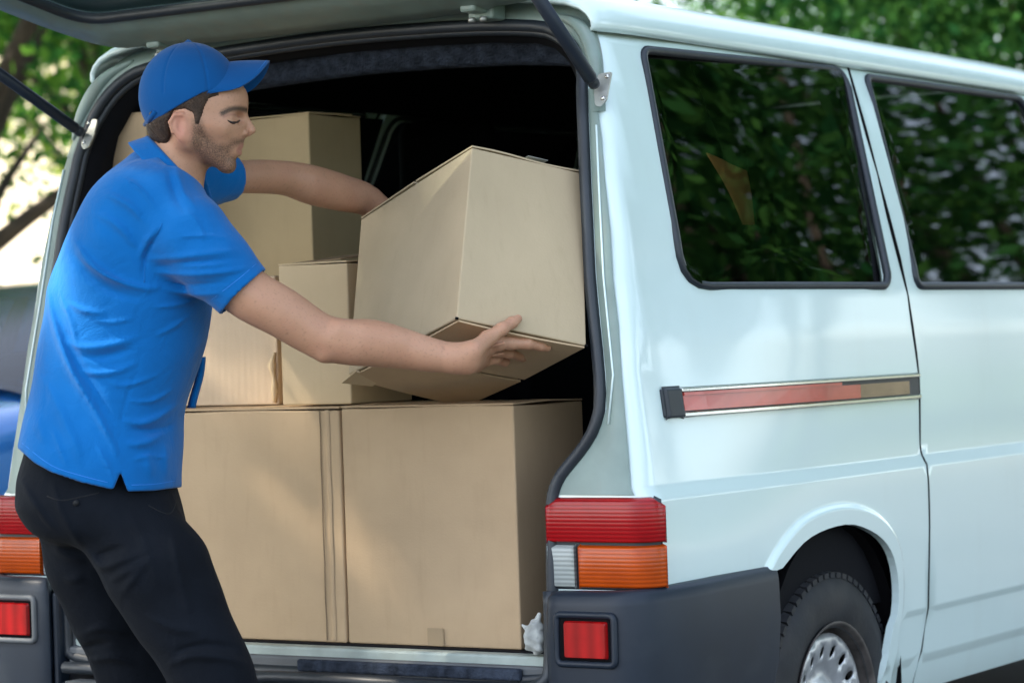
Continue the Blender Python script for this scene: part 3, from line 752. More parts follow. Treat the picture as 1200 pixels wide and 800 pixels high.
# ================================================================== CARDBOARD BOXES
def dbox(name, x0, x1, y0, y1, z0, z1, m, label, rz=0., seed=0, flap=True, tape=True, crease=(), group='cardboard boxes stacked in the back of the van'):
    """box built from subdivided walls with slight warps, top flaps and a tape strip"""
    w, d, h = x1-x0, y1-y0, z1-z0; cx, cy = (x0+x1)/2, (y0+y1)/2
    root = empty(name, (cx, cy, z0)); root.rotation_euler.z = rz
    tag(root, label, 'cardboard box', group)
    r = random.Random(seed); nx, nz = 10, 10
    bm = bmesh.new(); bmesh.ops.create_cube(bm, size=1)
    for v in bm.verts: v.co = Vector((v.co.x*w, v.co.y*d, (v.co.z+.5)*(h-.004)))
    bmesh.ops.subdivide_edges(bm, edges=bm.edges[:], cuts=8, use_grid_fill=True)
    ph = [r.uniform(0, 6) for _ in range(6)]
    for v in bm.verts:
        x, y, z = v.co
        ex = 1-(2*x/w)**2; ez = 1-(2*z/h-1)**2; ey = 1-(2*y/d)**2
        if abs(abs(y)-d/2) < 1e-4: v.co.y += (.0022*sin(x*9+ph[0])+.002*sin(z*11+ph[1]))*ez*ex*(1 if y > 0 else 1)
        if abs(abs(x)-w/2) < 1e-4: v.co.x += .003*sin(y*8+ph[2])*ez*ey
        if abs(z) > h-.01: v.co.z += .0015*sin(x*14+ph[3])+.001*sin(y*23+ph[4])
    o = bm_obj('box_body', bm, m, root, False); bevel(o, .0035, 2, 50)
    if flap:
        for k in (0, 1):
            yy0, yy1 = (-d/2+.001, -.002) if k == 0 else (.002, d/2-.001)
            n = 8; V = []
            for i in range(n+1):
                x = -w/2+w*i/n
                lift = .0025+.0025*abs(sin(i*1.3+ph[5]))
                V += [(x, yy0, h-.003+(.001 if k == 0 else lift)), (x, yy1, h-.003+(lift if k == 0 else .001))]
            f = mesh_obj('flap', V, grid_faces(n+1, 2), m, root, False); solid(f, .0035, 1)
    if tape:
        V = [(-.024, -d/2-.0026, h-.085), (.024, -d/2-.0026, h-.088), (.024, -d/2-.0026, h-.002), (-.024, -d/2-.0026, h-.002)]
    for (cxx, wd) in crease:
        xx = cxx-cx; V = []
        for i in range(13):
            z = .005+(h-.01)*i/12; k = .0008*sin(i*1.9)
            V += [(xx-wd+k, -d/2-.0016, z), (xx+k, -d/2-.0042, z), (xx+wd+k, -d/2-.0016, z)]
        mesh_obj('crease', V, grid_faces(13, 3), M['card_dark'] if wd < .002 else m, root)
    return root
Y0 = .12
A = dbox('cardboard_box', -.43, .082, Y0, .56, .5245, 1.043, M['card'], 'large kraft box on the van floor beside the man\'s legs, creased along its right edge', seed=1, crease=((.031, .0012), (.050, .006)))
B = dbox('cardboard_box', .089, .541, Y0, .40, .5245, 1.044, M['card'], 'large kraft box at the bottom right of the load, just under the box being lifted', seed=2)
def small_tape(root, x, z, d, h, w=.045):
    V = [(x-w/2, -d/2-.0045, z), (x+w/2, -d/2-.0045, z), (x+w/2, -d/2-.0045, z+h), (x-w/2, -d/2-.0045, z+h)]
    mesh_obj('tape_tab', V, [(0, 1, 2, 3)], M['tape'], root, False)
small_tape(B, .01, .002, .28, .038, .042)
Dx = dbox('cardboard_box', -.108, .085, .165, .40, 1.049, 1.366, M['card_pale'], 'small upright pale box with loose lid behind the man\'s near forearm', seed=3)
Cx = dbox('cardboard_box', -.72, -.185, .25, .78, 1.049, 1.350, M['card_ribbed'], 'pale ribbed box with a torn right edge beside the man\'s chest', seed=4, flap=False)
Ex = dbox('cardboard_box', -.585, -.262, .50, .71, 1.353, 1.738, M['card_yellow'], 'yellowish box in front of the man\'s face, topmost beside the dark cargo space', seed=5)
Fx = dbox('cardboard_box', -.70, -.585, .285, .70, 1.353, 1.752, M['card'], 'narrow box behind the man\'s cap, leaning in the top left corner of the load', seed=6)
Hx = dbox('cardboard_box', -.80, -.437, .16, .62, .5245, 1.043, M['card'], 'kraft box low at the left of the load, almost wholly behind the man\'s back', seed=7)
# extra torn flap / loose lid sheets
f = mesh_obj('loose_flap', [(-.09, -.10, .318), (.06, -.09, .325), (.085, .10, .345), (-.09, .10, .338)], [(0, 1, 2, 3)], M['card_dark'], Dx, False); solid(f, .003)
f = mesh_obj('loose_flap', [(-.10, -.095, .386), (.155, -.09, .389), (.155, .08, .392), (-.10, .08, .395)], [(0, 1, 2, 3)], M['card'], Ex, False); solid(f, .004)
mb = MB(); mb.tube(smooth_pts([(.258, -.268, .005), (.262, -.272, .05), (.255, -.270, .09), (.262, -.268, .12)], 3), [.004, .006, .009, .006, .004, .007, .01, .006, .004, .003], seg=6)
mb.build('torn_edge', M['card_pale'], Cx)
# the box being lifted: corners along the lines of the photograph, at their own depths
K = 5.45/5.6
CR = {(0, 0, 0): (535, 373, 5.6), (1, 0, 0): (687, 405, 5.734), (0, 1, 0): (408, 439, 6.02), (1, 1, 0): (547, 474, 6.155),
      (0, 0, 1): (553, 173, 5.722), (1, 0, 1): (682, 203, 5.856), (0, 1, 1): (423, 257, 6.142), (1, 1, 1): (553, 286, 6.277)}
G = {k: at(v[0], v[1], v[2]*K) for k, v in CR.items()}
G[(1, 1, 1)] = G[(1, 0, 1)]+G[(0, 1, 1)]-G[(0, 0, 1)]
gc = sum(G.values())/8
HB = empty('cardboard_box', tuple(G[(0, 0, 0)])); tag(HB, 'tilted cardboard box held up in the man\'s hands', 'cardboard box', 'cardboard boxes stacked in the back of the van')
def gp(a, b, c, off=(0, 0, 0)):
    p = 0
    for (i, j, k), v in G.items(): p = p+v*((a if i else 1-a)*(b if j else 1-b)*(c if k else 1-c))
    return p-G[(0, 0, 0)]
axr = G[(1, 0, 0)]-G[(0, 0, 0)]; axl = G[(0, 1, 0)]-G[(0, 0, 0)]; axu = G[(0, 0, 1)]-G[(0, 0, 0)]
nb = -np.cross(axr, axl); nb = nb/np.linalg.norm(nb)
if nb @ axu > 0: nb = -nb
def sheet(nm, fn, n, m, par, th=.004, sm=True):
    V = [fn(i/n, j/n) for i in range(n+1) for j in range(n+1)]
    o = mesh_obj(nm, V, grid_faces(n+1, n+1), m, par, False); solid(o, th, 0); return o
def warp(u, v, k, a=.003): return a*sin(u*5+k)*sin(pi*u)*sin(pi*v)*sin(v*4+k*2)
unit = lambda v: v/np.linalg.norm(v)
nr = unit(np.cross(axr, axu)); nl = unit(np.cross(axu, axl))
bm = bmesh.new(); bmesh.ops.create_cube(bm, size=1); bmesh.ops.subdivide_edges(bm, edges=bm.edges[:], cuts=9, use_grid_fill=True)
for v in bm.verts:
    a, b, c = v.co.x+.5, v.co.y+.5, v.co.z+.5
    p = gp(a, b, c)
    if b < .001: p = p+nr*warp(a, c, 1.)
    if a < .001: p = p+nl*warp(b, c, 2.2, .004)
    if c < .001: p = p+nb*(-.004*sin(pi*a)*sin(pi*b))
    v.co = Vector(p)
bmesh.ops.recalc_face_normals(bm, faces=bm.faces[:])
M['card_held'] = cardboard('held_cardboard', (.48, .38, .25), stripes=.1, stain=.1)
o = bm_obj('box_body', bm, M['card_held'], HB); bevel(o, .003, 2, 50)
# bottom flaps: two outer ones with a slit along the middle, raised a little
for (b0, b1, sk) in ((.0, .485, 0), (.515, 1.0, 1)):
    sheet('bottom_flap', lambda u, v, b0=b0, b1=b1, sk=sk: gp(.015+.97*u, b0+(b1-b0)*v, 0)+nb*(.004+.003*sin(pi*u)+(.007*(v if sk == 0 else 1-v))*(.3+.7*sin(2.2*u+.3))), 8, M['card'] if sk else M['card'], HB, .0035)
sheet('flap_gap', lambda u, v: gp(.02+.95*u, .485+.03*v, 0)+nb*.0018, 3, M['cavity'], HB, .001)
V = [gp(-.02, .90, 0)+nb*.006, gp(.0, 1.06, 0)+nb*.012, gp(.22, 1.02, 0)+nb*.009, gp(.2, .9, 0)+nb*.006]
f = mesh_obj('torn_corner', V, [(0, 1, 2, 3)], M['card_pale'], HB, False); solid(f, .003)
# top flaps
sheet('top_flap', lambda u, v: gp(u, .0+.49*v, 1)-nb*(.003+.004*v+.002*sin(7*u)), 6, M['card_held'], HB, .0035)
sheet('top_flap', lambda u, v: gp(u, .51+.49*v, 1)-nb*(.003+.004*(1-v)), 6, M['card_held'], HB, .0035)
sheet('tape_strip', lambda u, v: gp(.50+.18*u, -.002+.12*v, 1)-nb*.010+nr*(.001), 2, M['cloth_white'], HB, .0006)
# corner notches
for k in ((0, 0, 0), (1, 0, 0)):
    c = gp(*k); tube('corner_notch', [c+nb*.001-axu*.004, c+nb*.002+nr*.0015+axu*.012], .0035, M['cavity'], HB, seg=6)

# ================================================================== implicit-surface modelling for the man
def surface_nets(f, lo, hi, h, lev=4):
    lo = np.array(lo, float); hi = np.array(hi, float); s = h*2**lev
    n = np.ceil((hi-lo)/s).astype(int)+1
    C = np.stack(np.meshgrid(*[np.arange(k) for k in n], indexing='ij'), -1).reshape(-1, 3)
    while True:
        v = f(lo+(C+.5)*s); C = C[np.abs(v) < s*1.15+.003]
        if s <= h*1.0001: break
        s /= 2
        off = np.array([(a, b, c) for a in (0, 1) for b in (0, 1) for c in (0, 1)])
        C = (C[:, None, :]*2+off[None]).reshape(-1, 3)
    B = 1 << 14
    C = C+1
    key = (C[:, 0]*B+C[:, 1])*B+C[:, 2]; o = np.argsort(key); C = C[o]; key = key[o]
    off = np.array([(a, b, c) for a in (0, 1) for b in (0, 1) for c in (0, 1)])
    cc = (C[:, None, :]+off[None]).reshape(-1, 3); ck = (cc[:, 0]*B+cc[:, 1])*B+cc[:, 2]
    uk, idx, inv = np.unique(ck, return_index=True, return_inverse=True)
    val = f(lo+(cc[idx]-1)*h)[inv.reshape(-1)].reshape(-1, 8)
    sg = val < 0; act = sg.any(1) & ~sg.all(1)
    C = C[act]; key = key[act]; val = val[act]; sg = sg[act]
    E = [(a, b) for a in range(8) for b in range(a+1, 8) if bin(a ^ b).count('1') == 1]
    acc = np.zeros((len(C), 3)); cnt = np.zeros(len(C))
    for a, b in E:
        m = sg[:, a] != sg[:, b]; t = val[m, a]/(val[m, a]-val[m, b])
        acc[m] += off[a]+(off[b]-off[a])*t[:, None]; cnt[m] += 1
    V = lo+(C-1+acc/cnt[:, None])*h
    quads = []
    for ax in range(3):
        c1 = [4, 2, 1][ax]; m = sg[:, 0] != sg[:, c1]; base = C[m]; s0 = sg[m, 0]
        o1, o2 = [(1, 2), (2, 0), (0, 1)][ax]
        ids = []
        good = np.ones(len(base), bool)
        for d1, d2 in ((0, 0), (-1, 0), (-1, -1), (0, -1)):
            q = base.copy(); q[:, o1] += d1; q[:, o2] += d2
            k = (q[:, 0]*B+q[:, 1])*B+q[:, 2]; j = np.searchsorted(key, k); j = np.clip(j, 0, len(key)-1)
            good &= key[j] == k; ids.append(j)
        Q = np.stack(ids, 1); Q[~s0] = Q[~s0][:, ::-1]; quads.append(Q[good])
    return V, np.concatenate(quads)
def fast_mesh(name, V, Q, m, parent=None, smooth=True):
    me = bpy.data.meshes.new(name); k = Q.shape[1]
    me.vertices.add(len(V)); me.vertices.foreach_set('co', np.asarray(V, np.float32).ravel())
    me.loops.add(Q.size); me.loops.foreach_set('vertex_index', np.asarray(Q, np.int32).ravel())
    me.polygons.add(len(Q)); me.polygons.foreach_set('loop_start', np.arange(0, Q.size, k, dtype=np.int32))
    me.polygons.foreach_set('use_smooth', np.full(len(Q), smooth))
    me.materials.append(m); me.update(calc_edges=True); me.validate()
    return link(bpy.data.objects.new(name, me), parent)
def smin(a, b, k):
    h = np.clip(.5+.5*(b-a)/k, 0, 1); return b*(1-h)+a*h-k*h*(1-h)
def smax(a, b, k): return -smin(-a, -b, k)
def cone(p, a, b, ra, rb):
    a = np.asarray(a); b = np.asarray(b); d = b-a; t = np.clip(((p-a)@d)/(d@d+1e-12), 0, 1)
    return np.linalg.norm(p-a-t[:, None]*d, axis=1)-(ra+(rb-ra)*t)
def chain(p, pts, k=.012):
    r = None
    for (a, ra), (b, rb) in zip(pts[:-1], pts[1:]):
        c = cone(p, a, b, ra, rb); r = c if r is None else smin(r, c, k)
    return r
def ell(q, c, r):
    r = np.array(r); d = (q-np.array(c))/r; n = np.linalg.norm(d, axis=1); g_ = np.linalg.norm(d/r, axis=1)+1e-9
    return n*(n-1)/g_
def schain(p, pts, sub=4):
    Q_ = smooth_pts([np.append(a, r_) for a, r_ in pts], sub); r = None
    for a, b in zip(Q_[:-1], Q_[1:]):
        c = cone(p, a[:3], b[:3], a[3], b[3]); r = c if r is None else np.minimum(r, c)
    return r
def near(fn, c, r, p):
    d = np.linalg.norm(p-c, axis=1)-r; m = d < .03; out = d+.0
    if m.any(): out[m] = fn(p[m])
    return out
def J(px, py, d): return at(px, py, d)
def pp(p):
    r = p-CAM; x = r@AR; z = r@AD; y = r@AU; a = FP*x/z; b = FP*y/z
    return 600+a*cos(ROLL)-b*sin(ROLL), CY-(a*sin(ROLL)+b*cos(ROLL)), z
def loft(p, st, n=2.3):
    c = np.array([at((s[0]+s[1])/2, s[2], s[4]) for s in st]); A = np.array([(s[1]-s[0])/2/FP*s[4] for s in st]); Bd = np.array([s[3] for s in st])
    z = c[:, 2]; o = np.argsort(z); zz = p[:, 2]
    # resample smoothly
    Z = np.linspace(z.min(), z.max(), 60)
    def sm(v):
        w = np.interp(Z, z[o], v[o]); w = np.convolve(np.pad(w, 2, 'edge'), np.ones(5)/5, 'valid'); return np.interp(zz, Z, w)
    cx = sm(c[:, 0]); cy = sm(c[:, 1]); a = sm(A); b = sm(Bd)
    dx = p[:, 0]-cx; dy = p[:, 1]-cy
    u = (dx*AR[0]+dy*AR[1])/a; v = (dx*AD[0]+dy*AD[1])/b
    return ((np.abs(u)**n+np.abs(v)**n)**(1/n)-1)*np.minimum(a, b)*.9
def polyd(px, py, P):
    P = np.array(P, float); best = np.full(px.shape, 1e9)
    for a, b in zip(P[:-1], P[1:]):
        d = b-a; t = np.clip(((px-a[0])*d[0]+(py-a[1])*d[1])/(d@d), 0, 1)
        best = np.minimum(best, np.hypot(px-a[0]-t*d[0], py-a[1]-t*d[1]))
    return best
def psd(px, py, P):
    """signed distance (pixels) to a closed polygon, negative inside"""
    d = polyd(px, py, list(P)+[P[0]]); c = np.zeros(px.shape, bool); n = len(P); j = n-1
    for i in range(n):
        xi, yi = P[i]; xj, yj = P[j]
        m = ((yi > py) != (yj > py)) & (px < (xj-xi)*(py-yi)/((yj-yi) if yj != yi else 1e-9)+xi); c ^= m; j = i
    return np.where(c, -d, d)
def raycast(f, px, py, d0=4.9, d1=6.2):
    px = np.atleast_1d(np.array(px, float)); py = np.atleast_1d(np.array(py, float)); out = []
    rays = np.array([ray(a, b) for a, b in zip(px, py)]); d = np.full(len(px), d0)
    for i in range(90):
        v = f(CAM+rays*d[:, None]); d = np.minimum(d+v*.7, d1)
    return CAM+rays*d[:, None]
def folds(p, L, lim=5.56):
    px, py, z = pp(p); r = np.zeros(len(p)); m = z < lim
    if not m.any(): return r
    a, b = px[m], py[m]; t = np.zeros(m.sum())
    for (amp, sig, P) in L:
        sig = sig*.75; amp = amp*1.4
        Pn = np.array([q_[:2] for q_ in smooth_pts([(x_, y_, 0) for x_, y_ in P], 3)]); sl = np.r_[0, np.cumsum(np.linalg.norm(np.diff(Pn, axis=0), axis=1))]; Lt = sl[-1]
        best = np.full(a.shape, 1e9); bs = np.zeros(a.shape)
        for i_ in range(len(Pn)-1):
            d_ = Pn[i_+1]-Pn[i_]; u_ = np.clip(((a-Pn[i_][0])*d_[0]+(b-Pn[i_][1])*d_[1])/(d_@d_+1e-9), 0, 1)
            dd = np.hypot(a-Pn[i_][0]-u_*d_[0], b-Pn[i_][1]-u_*d_[1]); k_ = dd < best; best[k_] = dd[k_]; bs[k_] = (sl[i_]+u_*(sl[i_+1]-sl[i_]))[k_]/Lt
        tp_ = np.sin(pi*np.clip(bs, .0, 1))**.8
        t += amp*tp_*np.exp(-(best/(sig*(.55+.45*tp_)))**2)
    r[m] = t; return r

ORG = np.array([.10, -.50, 0.])
# ---- head frame
HO = at(232, 140, 5.48); S5 = 5.48/FP
def hf(p):
    r = p-HO; return np.stack([r@AR, -(r@AD), r[:, 2]], 1)
def H(px, py, y=0.): return np.array([(px-232)*S5, y, (140-py)*S5])
def cn(q, a, b, ra, rb): return cone(q, a, b, ra, rb)
def head_sdf(p):
    q = hf(p); q = q.copy(); q[:, 1] = np.sqrt(q[:, 1]**2+1e-6)  # symmetric
    f = ell(q, H(225, 116), (.094, .077, .088))
    f = smin(f, ell(q, H(250, 138), (.066, .062, .062)), .03)
    f = smin(f, ell(q, H(252, 158), (.056, .050, .056)), .025)
    f = smin(f, cn(q, H(222, 162, .050), H(262, 192, .012), .020, .017), .022)      # jaw line
    f = smin(f, cn(q, H(225, 140, .056), H(222, 164, .052), .020, .020), .02)
    f = smin(f, cn(q, H(262, 152, .046), H(240, 148, .058), .016, .014), .02)       # cheek bone
    f = smin(f, cn(q, H(264, 195, 0), H(266, 196, .008), .0165, .013), .012)         # chin
    f = smin(f, ell(q, H(269, 177), (.0205, .026, .019)), .012)                      # mouth mound
    f = smin(f, cn(q, H(281.5, 130, .002), H(271, 132, .040), .0100, .0085), .010)     # brow ridge
    f = smin(f, ell(q, H(266, 116), (.042, .052, .036)), .02)
    f = smax(f, -(np.linalg.norm((q-H(284, 142, .031))/np.array([1., 1.35, .85]), axis=1)-.0145), .008)   # eye hollow
    f = smin(f, np.linalg.norm(q-H(272.5, 142, .0315), axis=1)-.0128, .002)         # lid over the eyeball
    f = smin(f, cn(q, H(284.5, 134), H(293.4, 151), .0058, .0070), .006)              # nose bridge
    f = smin(f, ell(q, H(293.6, 155), (.0100, .0088, .0078)), .004)
    f = smin(f, cn(q, H(287.0, 160.5, 0), H(291, 159, 0), .005, .005), .005)
    f = smin(f, ell(q, H(285.2, 158.3, .0130), (.0100, .0060, .0070)), .003)         # nostril wing
    f = smax(f, -ell(q, H(289.5, 162.3, .0065), (.006, .003, .003)), .002)
    f = smax(f, -cn(q, H(281, 155, .0200), H(279, 162, .0215), .0025, .002), .006)
    f = smin(f, cn(q, H(280.5, 166), H(280.0, 170), .006, .006), .006)
    f = smin(f, cn(q, H(280.8, 173.2), H(273.5, 176.5, .021), .0050, .0026), .0035)      # lips
    f = smin(f, cn(q, H(278.8, 181.5), H(272.5, 180, .020), .0056, .0028), .0035)
    f = smax(f, -cn(q, H(288, 177.2), H(270.5, 179.5, .025), .0013, .0011), .002)
    f = smax(f, -ell(q, H(277.5, 188.5), (.0055, .016, .0038)), .006)
    # ear
    e = ell(q, H(215, 150, .074), (.0168, .0080, .0268)); e = smin(e, ell(q, H(218, 164, .071), (.010, .008, .011)), .006)
    e = smax(e, -ell(q, H(217.5, 149, .083), (.0105, .0075, .0175)), .004)
    e = smin(e, cn(q, H(224, 155, .074), H(220, 148, .074), .004, .0035), .004)
    e = smin(e, chain(q, [(H(224, 143, .076), .0030), (H(219, 137.5, .079), .0036), (H(210, 138, .080), .0038), (H(204.5, 146, .080), .0036), (H(207, 158, .078), .0032)], .003), .003)
    f = smin(f, e, .004)
    return f
def neck_sdf(p):
    return chain(p, [(J(212, 165, 5.49), .050), (J(206, 190, 5.50), .056), (J(196, 225, 5.51), .072)], .03)
def torso_body(p):
    st = [(165, 222, 205, .08, 5.53), (118, 236, 240, .15, 5.53), (88, 245, 285, .16, 5.53), (72, 240, 350, .15, 5.53), (60, 220, 430, .145, 5.53), (45, 200, 500, .15, 5.53), (30, 205, 570, .15, 5.53), (40, 200, 620, .15, 5.53)]
    f = loft(p, st, 2.1); _, py, _ = pp(p); return smax(smax(f, (200-py)*S5, .03), (py-610)*S5, .03)
nbt = unit(np.cross(G[(1, 0, 0)]-G[(0, 0, 0)], G[(0, 1, 0)]-G[(0, 0, 0)]))
def on_bottom(px, py, lift=.0):
    """point on the underside of the lifted box along a line of sight, lifted towards the viewer"""
    n = nbt if nbt@AD < 0 else -nbt
    r = ray(px, py); t = ((G[(0, 0, 0)]+n*lift-CAM)@n)/(r@n); return CAM+r*t
def on_right(px, py, lift=0.):
    n = nr if nr@AD < 0 else -nr
    r = ray(px, py); t = ((G[(0, 0, 0)]+n*lift-CAM)@n)/(r@n); return CAM+r*t
def fingers(p):
    d = lambda a, b, l: on_bottom(a, b, l)
    wr = J(533, 420, 5.415)
    f = chain(p, [(wr, .027), (J(548, 415, 5.41), .024), (d(566, 407, .032), .020), (d(582, 403, .026), .0165)], .01)
    f = smin(f, chain(p, [(wr, .026), (J(548, 423, 5.415), .023), (d(566, 419, .028), .0185), (d(582, 417, .022), .0145)], .01), .012)
    f = smin(f, chain(p, [(J(546, 427, 5.42), .018), (d(560, 429, .024), .014), (d(573, 428, .019), .0115)], .01), .012)
    idx = chain(p, [(d(580, 401, .024), .0150), (d(598, 402, .020), .0130), (d(618, 402.5, .016), .0118), (d(633, 405.5, .0125), .0098), (d(641, 407.5, .0105), .0086)], .006)
    mid = chain(p, [(d(580, 411, .022), .0130), (d(597, 413, .019), .0118), (d(608, 417, .013), .0100), (d(613, 420, .009), .0088)], .005)
    rin = chain(p, [(d(577, 420, .020), .0120), (d(591, 423, .017), .0108), (d(600, 427, .012), .0092), (d(603, 430, .008), .0082)], .005)
    pin = chain(p, [(d(566, 428, .018), .0110), (d(579, 431.5, .015), .0095), (d(588, 435, .010), .0080), (d(591, 437, .007), .0072)], .005)
    th = chain(p, [(J(556, 410, 5.405), .0185), (d(571, 397, .034), .0155), (on_right(588, 385.5, .018), .0122), (on_right(600, 378, .012), .0108), (on_right(607, 373.5, .009), .0088)], .009)
    f = smin(f, idx, .006); f = smin(f, mid, .005); f = smin(f, rin, .005); f = smin(f, pin, .005); f = smin(f, th, .010)
    # tendons towards the knuckles
    for a, b in (((552, 412), (590, 402)), ((552, 420), (589, 414)), ((552, 427), (583, 424))):
        f = smin(f, cone(p, d(a[0], a[1], .052), d(b[0], b[1], .036), .003, .004), .008)
    return f
far_n = unit(np.cross(G[(1, 1, 0)]-G[(0, 1, 0)], G[(0, 1, 1)]-G[(0, 1, 0)]))
if far_n@AD < 0: far_n = -far_n
def on_far(px, py, lift):
    r = ray(px, py); t = ((G[(0, 1, 0)]-CAM)@far_n)/(r@far_n); return CAM+r*t+far_n*lift
def arms(p):
    return np.minimum(near(arm_near, J(420, 350, 5.39), .50, p), near(arm_far, J(370, 240, 5.92), .42, p))
def arm_near(p):
    near = schain(p, [(J(208, 262, 5.39), .060), (J(246, 300, 5.375), .055), (J(285, 340, 5.368), .0525), (J(330, 366, 5.372), .0500), (J(372, 392, 5.385), .0455), (J(402, 400, 5.39), .0455), (J(436, 402, 5.40), .0470), (J(470, 408, 5.41), .0410), (J(505, 416, 5.415), .0345), (J(535, 420, 5.415), .0285)])
    near = smin(near, cone(p, J(380, 413, 5.375), J(372, 408, 5.375), .019, .016), .014)      # elbow point
    near = smin(near, cone(p, J(398, 386, 5.365), J(470, 401, 5.385), .017, .010), .016)     # forearm muscle
    near = smin(near, cone(p, J(530, 413, 5.405), J(534, 413, 5.405), .010, .010), .014)
    near = smin(near, globals()['near'](fingers, J(585, 408, 5.40), .23, p), .010)
    return near
def arm_far(p):
    w = on_far(474, 262, .035)
    far = schain(p, [(J(222, 214, 5.69), .040), (J(262, 209, 5.765), .0350), (J(300, 207, 5.82), .0362), (J(335, 209, 5.87), .0375), (J(366, 217, 5.91), .0430), (J(400, 226, 5.97), .0405), (J(432, 236, 6.03), .0345), (w, .026)])
    hand = chain(p, [(w, .026), (on_far(488, 280, .025), .026), (on_far(500, 296, .022), .021)], .01)
    for (a, b, r_) in (((506, 288), (528, 296), .0095), ((508, 296), (532, 310), .0098), ((506, 304), (526, 322), .0094), ((500, 310), (516, 330), .0085)):
        hand = smin(hand, chain(p, [(on_far(492, 290, .022), r_+.003), (on_far(a[0], a[1], .018), r_+.001), (on_far(b[0], b[1], .010), r_-.0015)], .004), .005)
    hand = smin(hand, chain(p, [(on_far(480, 272, .024), .016), (on_far(494, 268, .02), .0115), (on_far(510, 266, .011), .0095)], .006), .008)
    return smin(far, hand, .01)
LEG_N = [((146, 612, 5.47), .096), ((185, 668, 5.43), .094), ((212, 722, 5.425), .082), ((240, 772, 5.42), .072), ((254, 808, 5.42), .068), ((250, 900, 5.43), .060), ((236, 1035, 5.44), .050)]
LEG_F = [((100, 600, 5.61), .100), ((112, 655, 5.63), .092), ((132, 716, 5.65), .078), ((157, 780, 5.67), .070), ((168, 820, 5.68), .067), ((145, 920, 5.70), .060), ((118, 1045, 5.72), .050)]
def legs(p, dr): return np.minimum(chain(p, [(J(*a), r+dr) for a, r in LEG_N], .04), chain(p, [(J(*a), r+dr) for a, r in LEG_F], .04))
def near_(fn, c, r, p):
    d = np.linalg.norm(p-c, axis=1)-r; m = d < .03; out = d+.0; out[~m] += .0
    if m.any(): out[m] = fn(p[m])
    return out
def body_sdf(p):
    f = smin(near(head_sdf, HO, .175, p), neck_sdf(p), .022); f = smin(f, torso_body(p), .03); f = smin(f, arms(p), .008)
    return smin(f, legs(p, -.022), .02)
# parts above the elbow/knee can be coarse; the head and hands are fine: one surface, one resolution
def bodyres(lo, hi, h): return surface_nets(body_sdf, lo, hi, h)
V, Q = surface_nets(body_sdf, (-.9, -1.25, .02), (1.1, .55, 1.95), .0027)
man = fast_mesh('person', V-ORG, Q, M['skin']); man.location = ORG
tag(man, 'man in blue cap and polo shirt leaning into the van to lift a box', 'person')
# beard, brow and lip colouring kept as vertex masks (true colour of the skin, not shading, save the lid crease)
q = hf(V); hx_, hy_ = q[:, 0]/S5+232, 140-q[:, 2]/S5; near_head = (np.abs(q[:, 1]) < .10) & (q[:, 0] > -.1) & (hy_ < 215) & (hy_ > 60)
BE = [(231, 144), (240, 144), (245, 160), (257, 172), (268, 172), (274, 166.5), (288, 163.5), (289, 170), (274, 174.5), (270, 183), (277, 186), (287, 187), (282, 210), (255, 210), (236, 190), (226, 170)]
bd = np.clip(.5-psd(hx_, hy_, BE)/7., 0, 1)*near_head
def attr(o, nm, vals):
    a = o.data.attributes.new(nm, 'FLOAT', 'POINT'); a.data.foreach_set('value', np.asarray(vals, np.float32))
def attr_mix(m, nm, col, noise_scale=None, mult=1.):
    N, L = nodes(m); a = N.new('ShaderNodeAttribute'); a.attribute_name = nm; s = a.outputs['Fac']
    mm = N.new('ShaderNodeMath'); mm.operation = 'MULTIPLY'; mm.inputs[1].default_value = mult; L.new(s, mm.inputs[0]); s = mm.outputs[0]
    if noise_scale:
        tc = N.new('ShaderNodeTexCoord'); t = N.new('ShaderNodeTexNoise'); t.inputs['Scale'].default_value = noise_scale; L.new(tc.outputs['Object'], t.inputs['Vector'])
        r = N.new('ShaderNodeMapRange'); r.inputs[1].default_value = .35; r.inputs[2].default_value = .6; r.inputs[3].default_value = .45; L.new(t.outputs['Fac'], r.inputs[0])
        m2 = N.new('ShaderNodeMath'); m2.operation = 'MULTIPLY'; L.new(s, m2.inputs[0]); L.new(r.outputs[0], m2.inputs[1]); s = m2.outputs[0]
    mixcol(m, s, col)
attr(man, 'beard', bd); attr_mix(M['skin'], 'beard', (.07, .042, .03), 420, .86)
lp = np.clip(1-polyd(hx_, hy_, [(284, 173), (278, 177), (281, 182)])/5, 0, 1)*near_head*(np.abs(q[:, 1]) < .022)*(q[:, 0] > .07)
attr(man, 'lips', lp); attr_mix(M['skin'], 'lips', (.36, .15, .12), None, .7)
ea = np.clip(1-polyd(hx_, hy_, [(213, 142), (217, 160)])/16, 0, 1)*(np.abs(q[:, 1]) > .066)
attr(man, 'ear', ea); attr_mix(M['skin'], 'ear', (.55, .22, .16), None, .6)
bw = np.clip(1.35-polyd(hx_, hy_, [(290, 131.5), (284, 130.8), (278, 131.2), (271, 133.2), (264.5, 137)])/3.3+.25*np.sin(hx_*3.1+hy_*2.), 0, 1)*near_head*(np.abs(q[:, 1]) > .006)*(q[:, 0] > .03)
attr(man, 'brow', bw); attr_mix(M['skin'], 'brow', (.025, .015, .010), None, .92)
ec_ = np.clip(1.-polyd(hx_, hy_, [(281, 139.5), (276, 138), (269, 139.5), (265.5, 141.5)])/2.2, 0, 1)*near_head*(q[:, 0] > .03)
attr(man, 'lid', ec_); attr_mix(M['skin'], 'lid', (.22, .10, .08), None, .6)  # eyelid crease shade painted dark into the skin
def child(nm, V, Q, m): return fast_mesh(nm, V-ORG, Q, m, man)
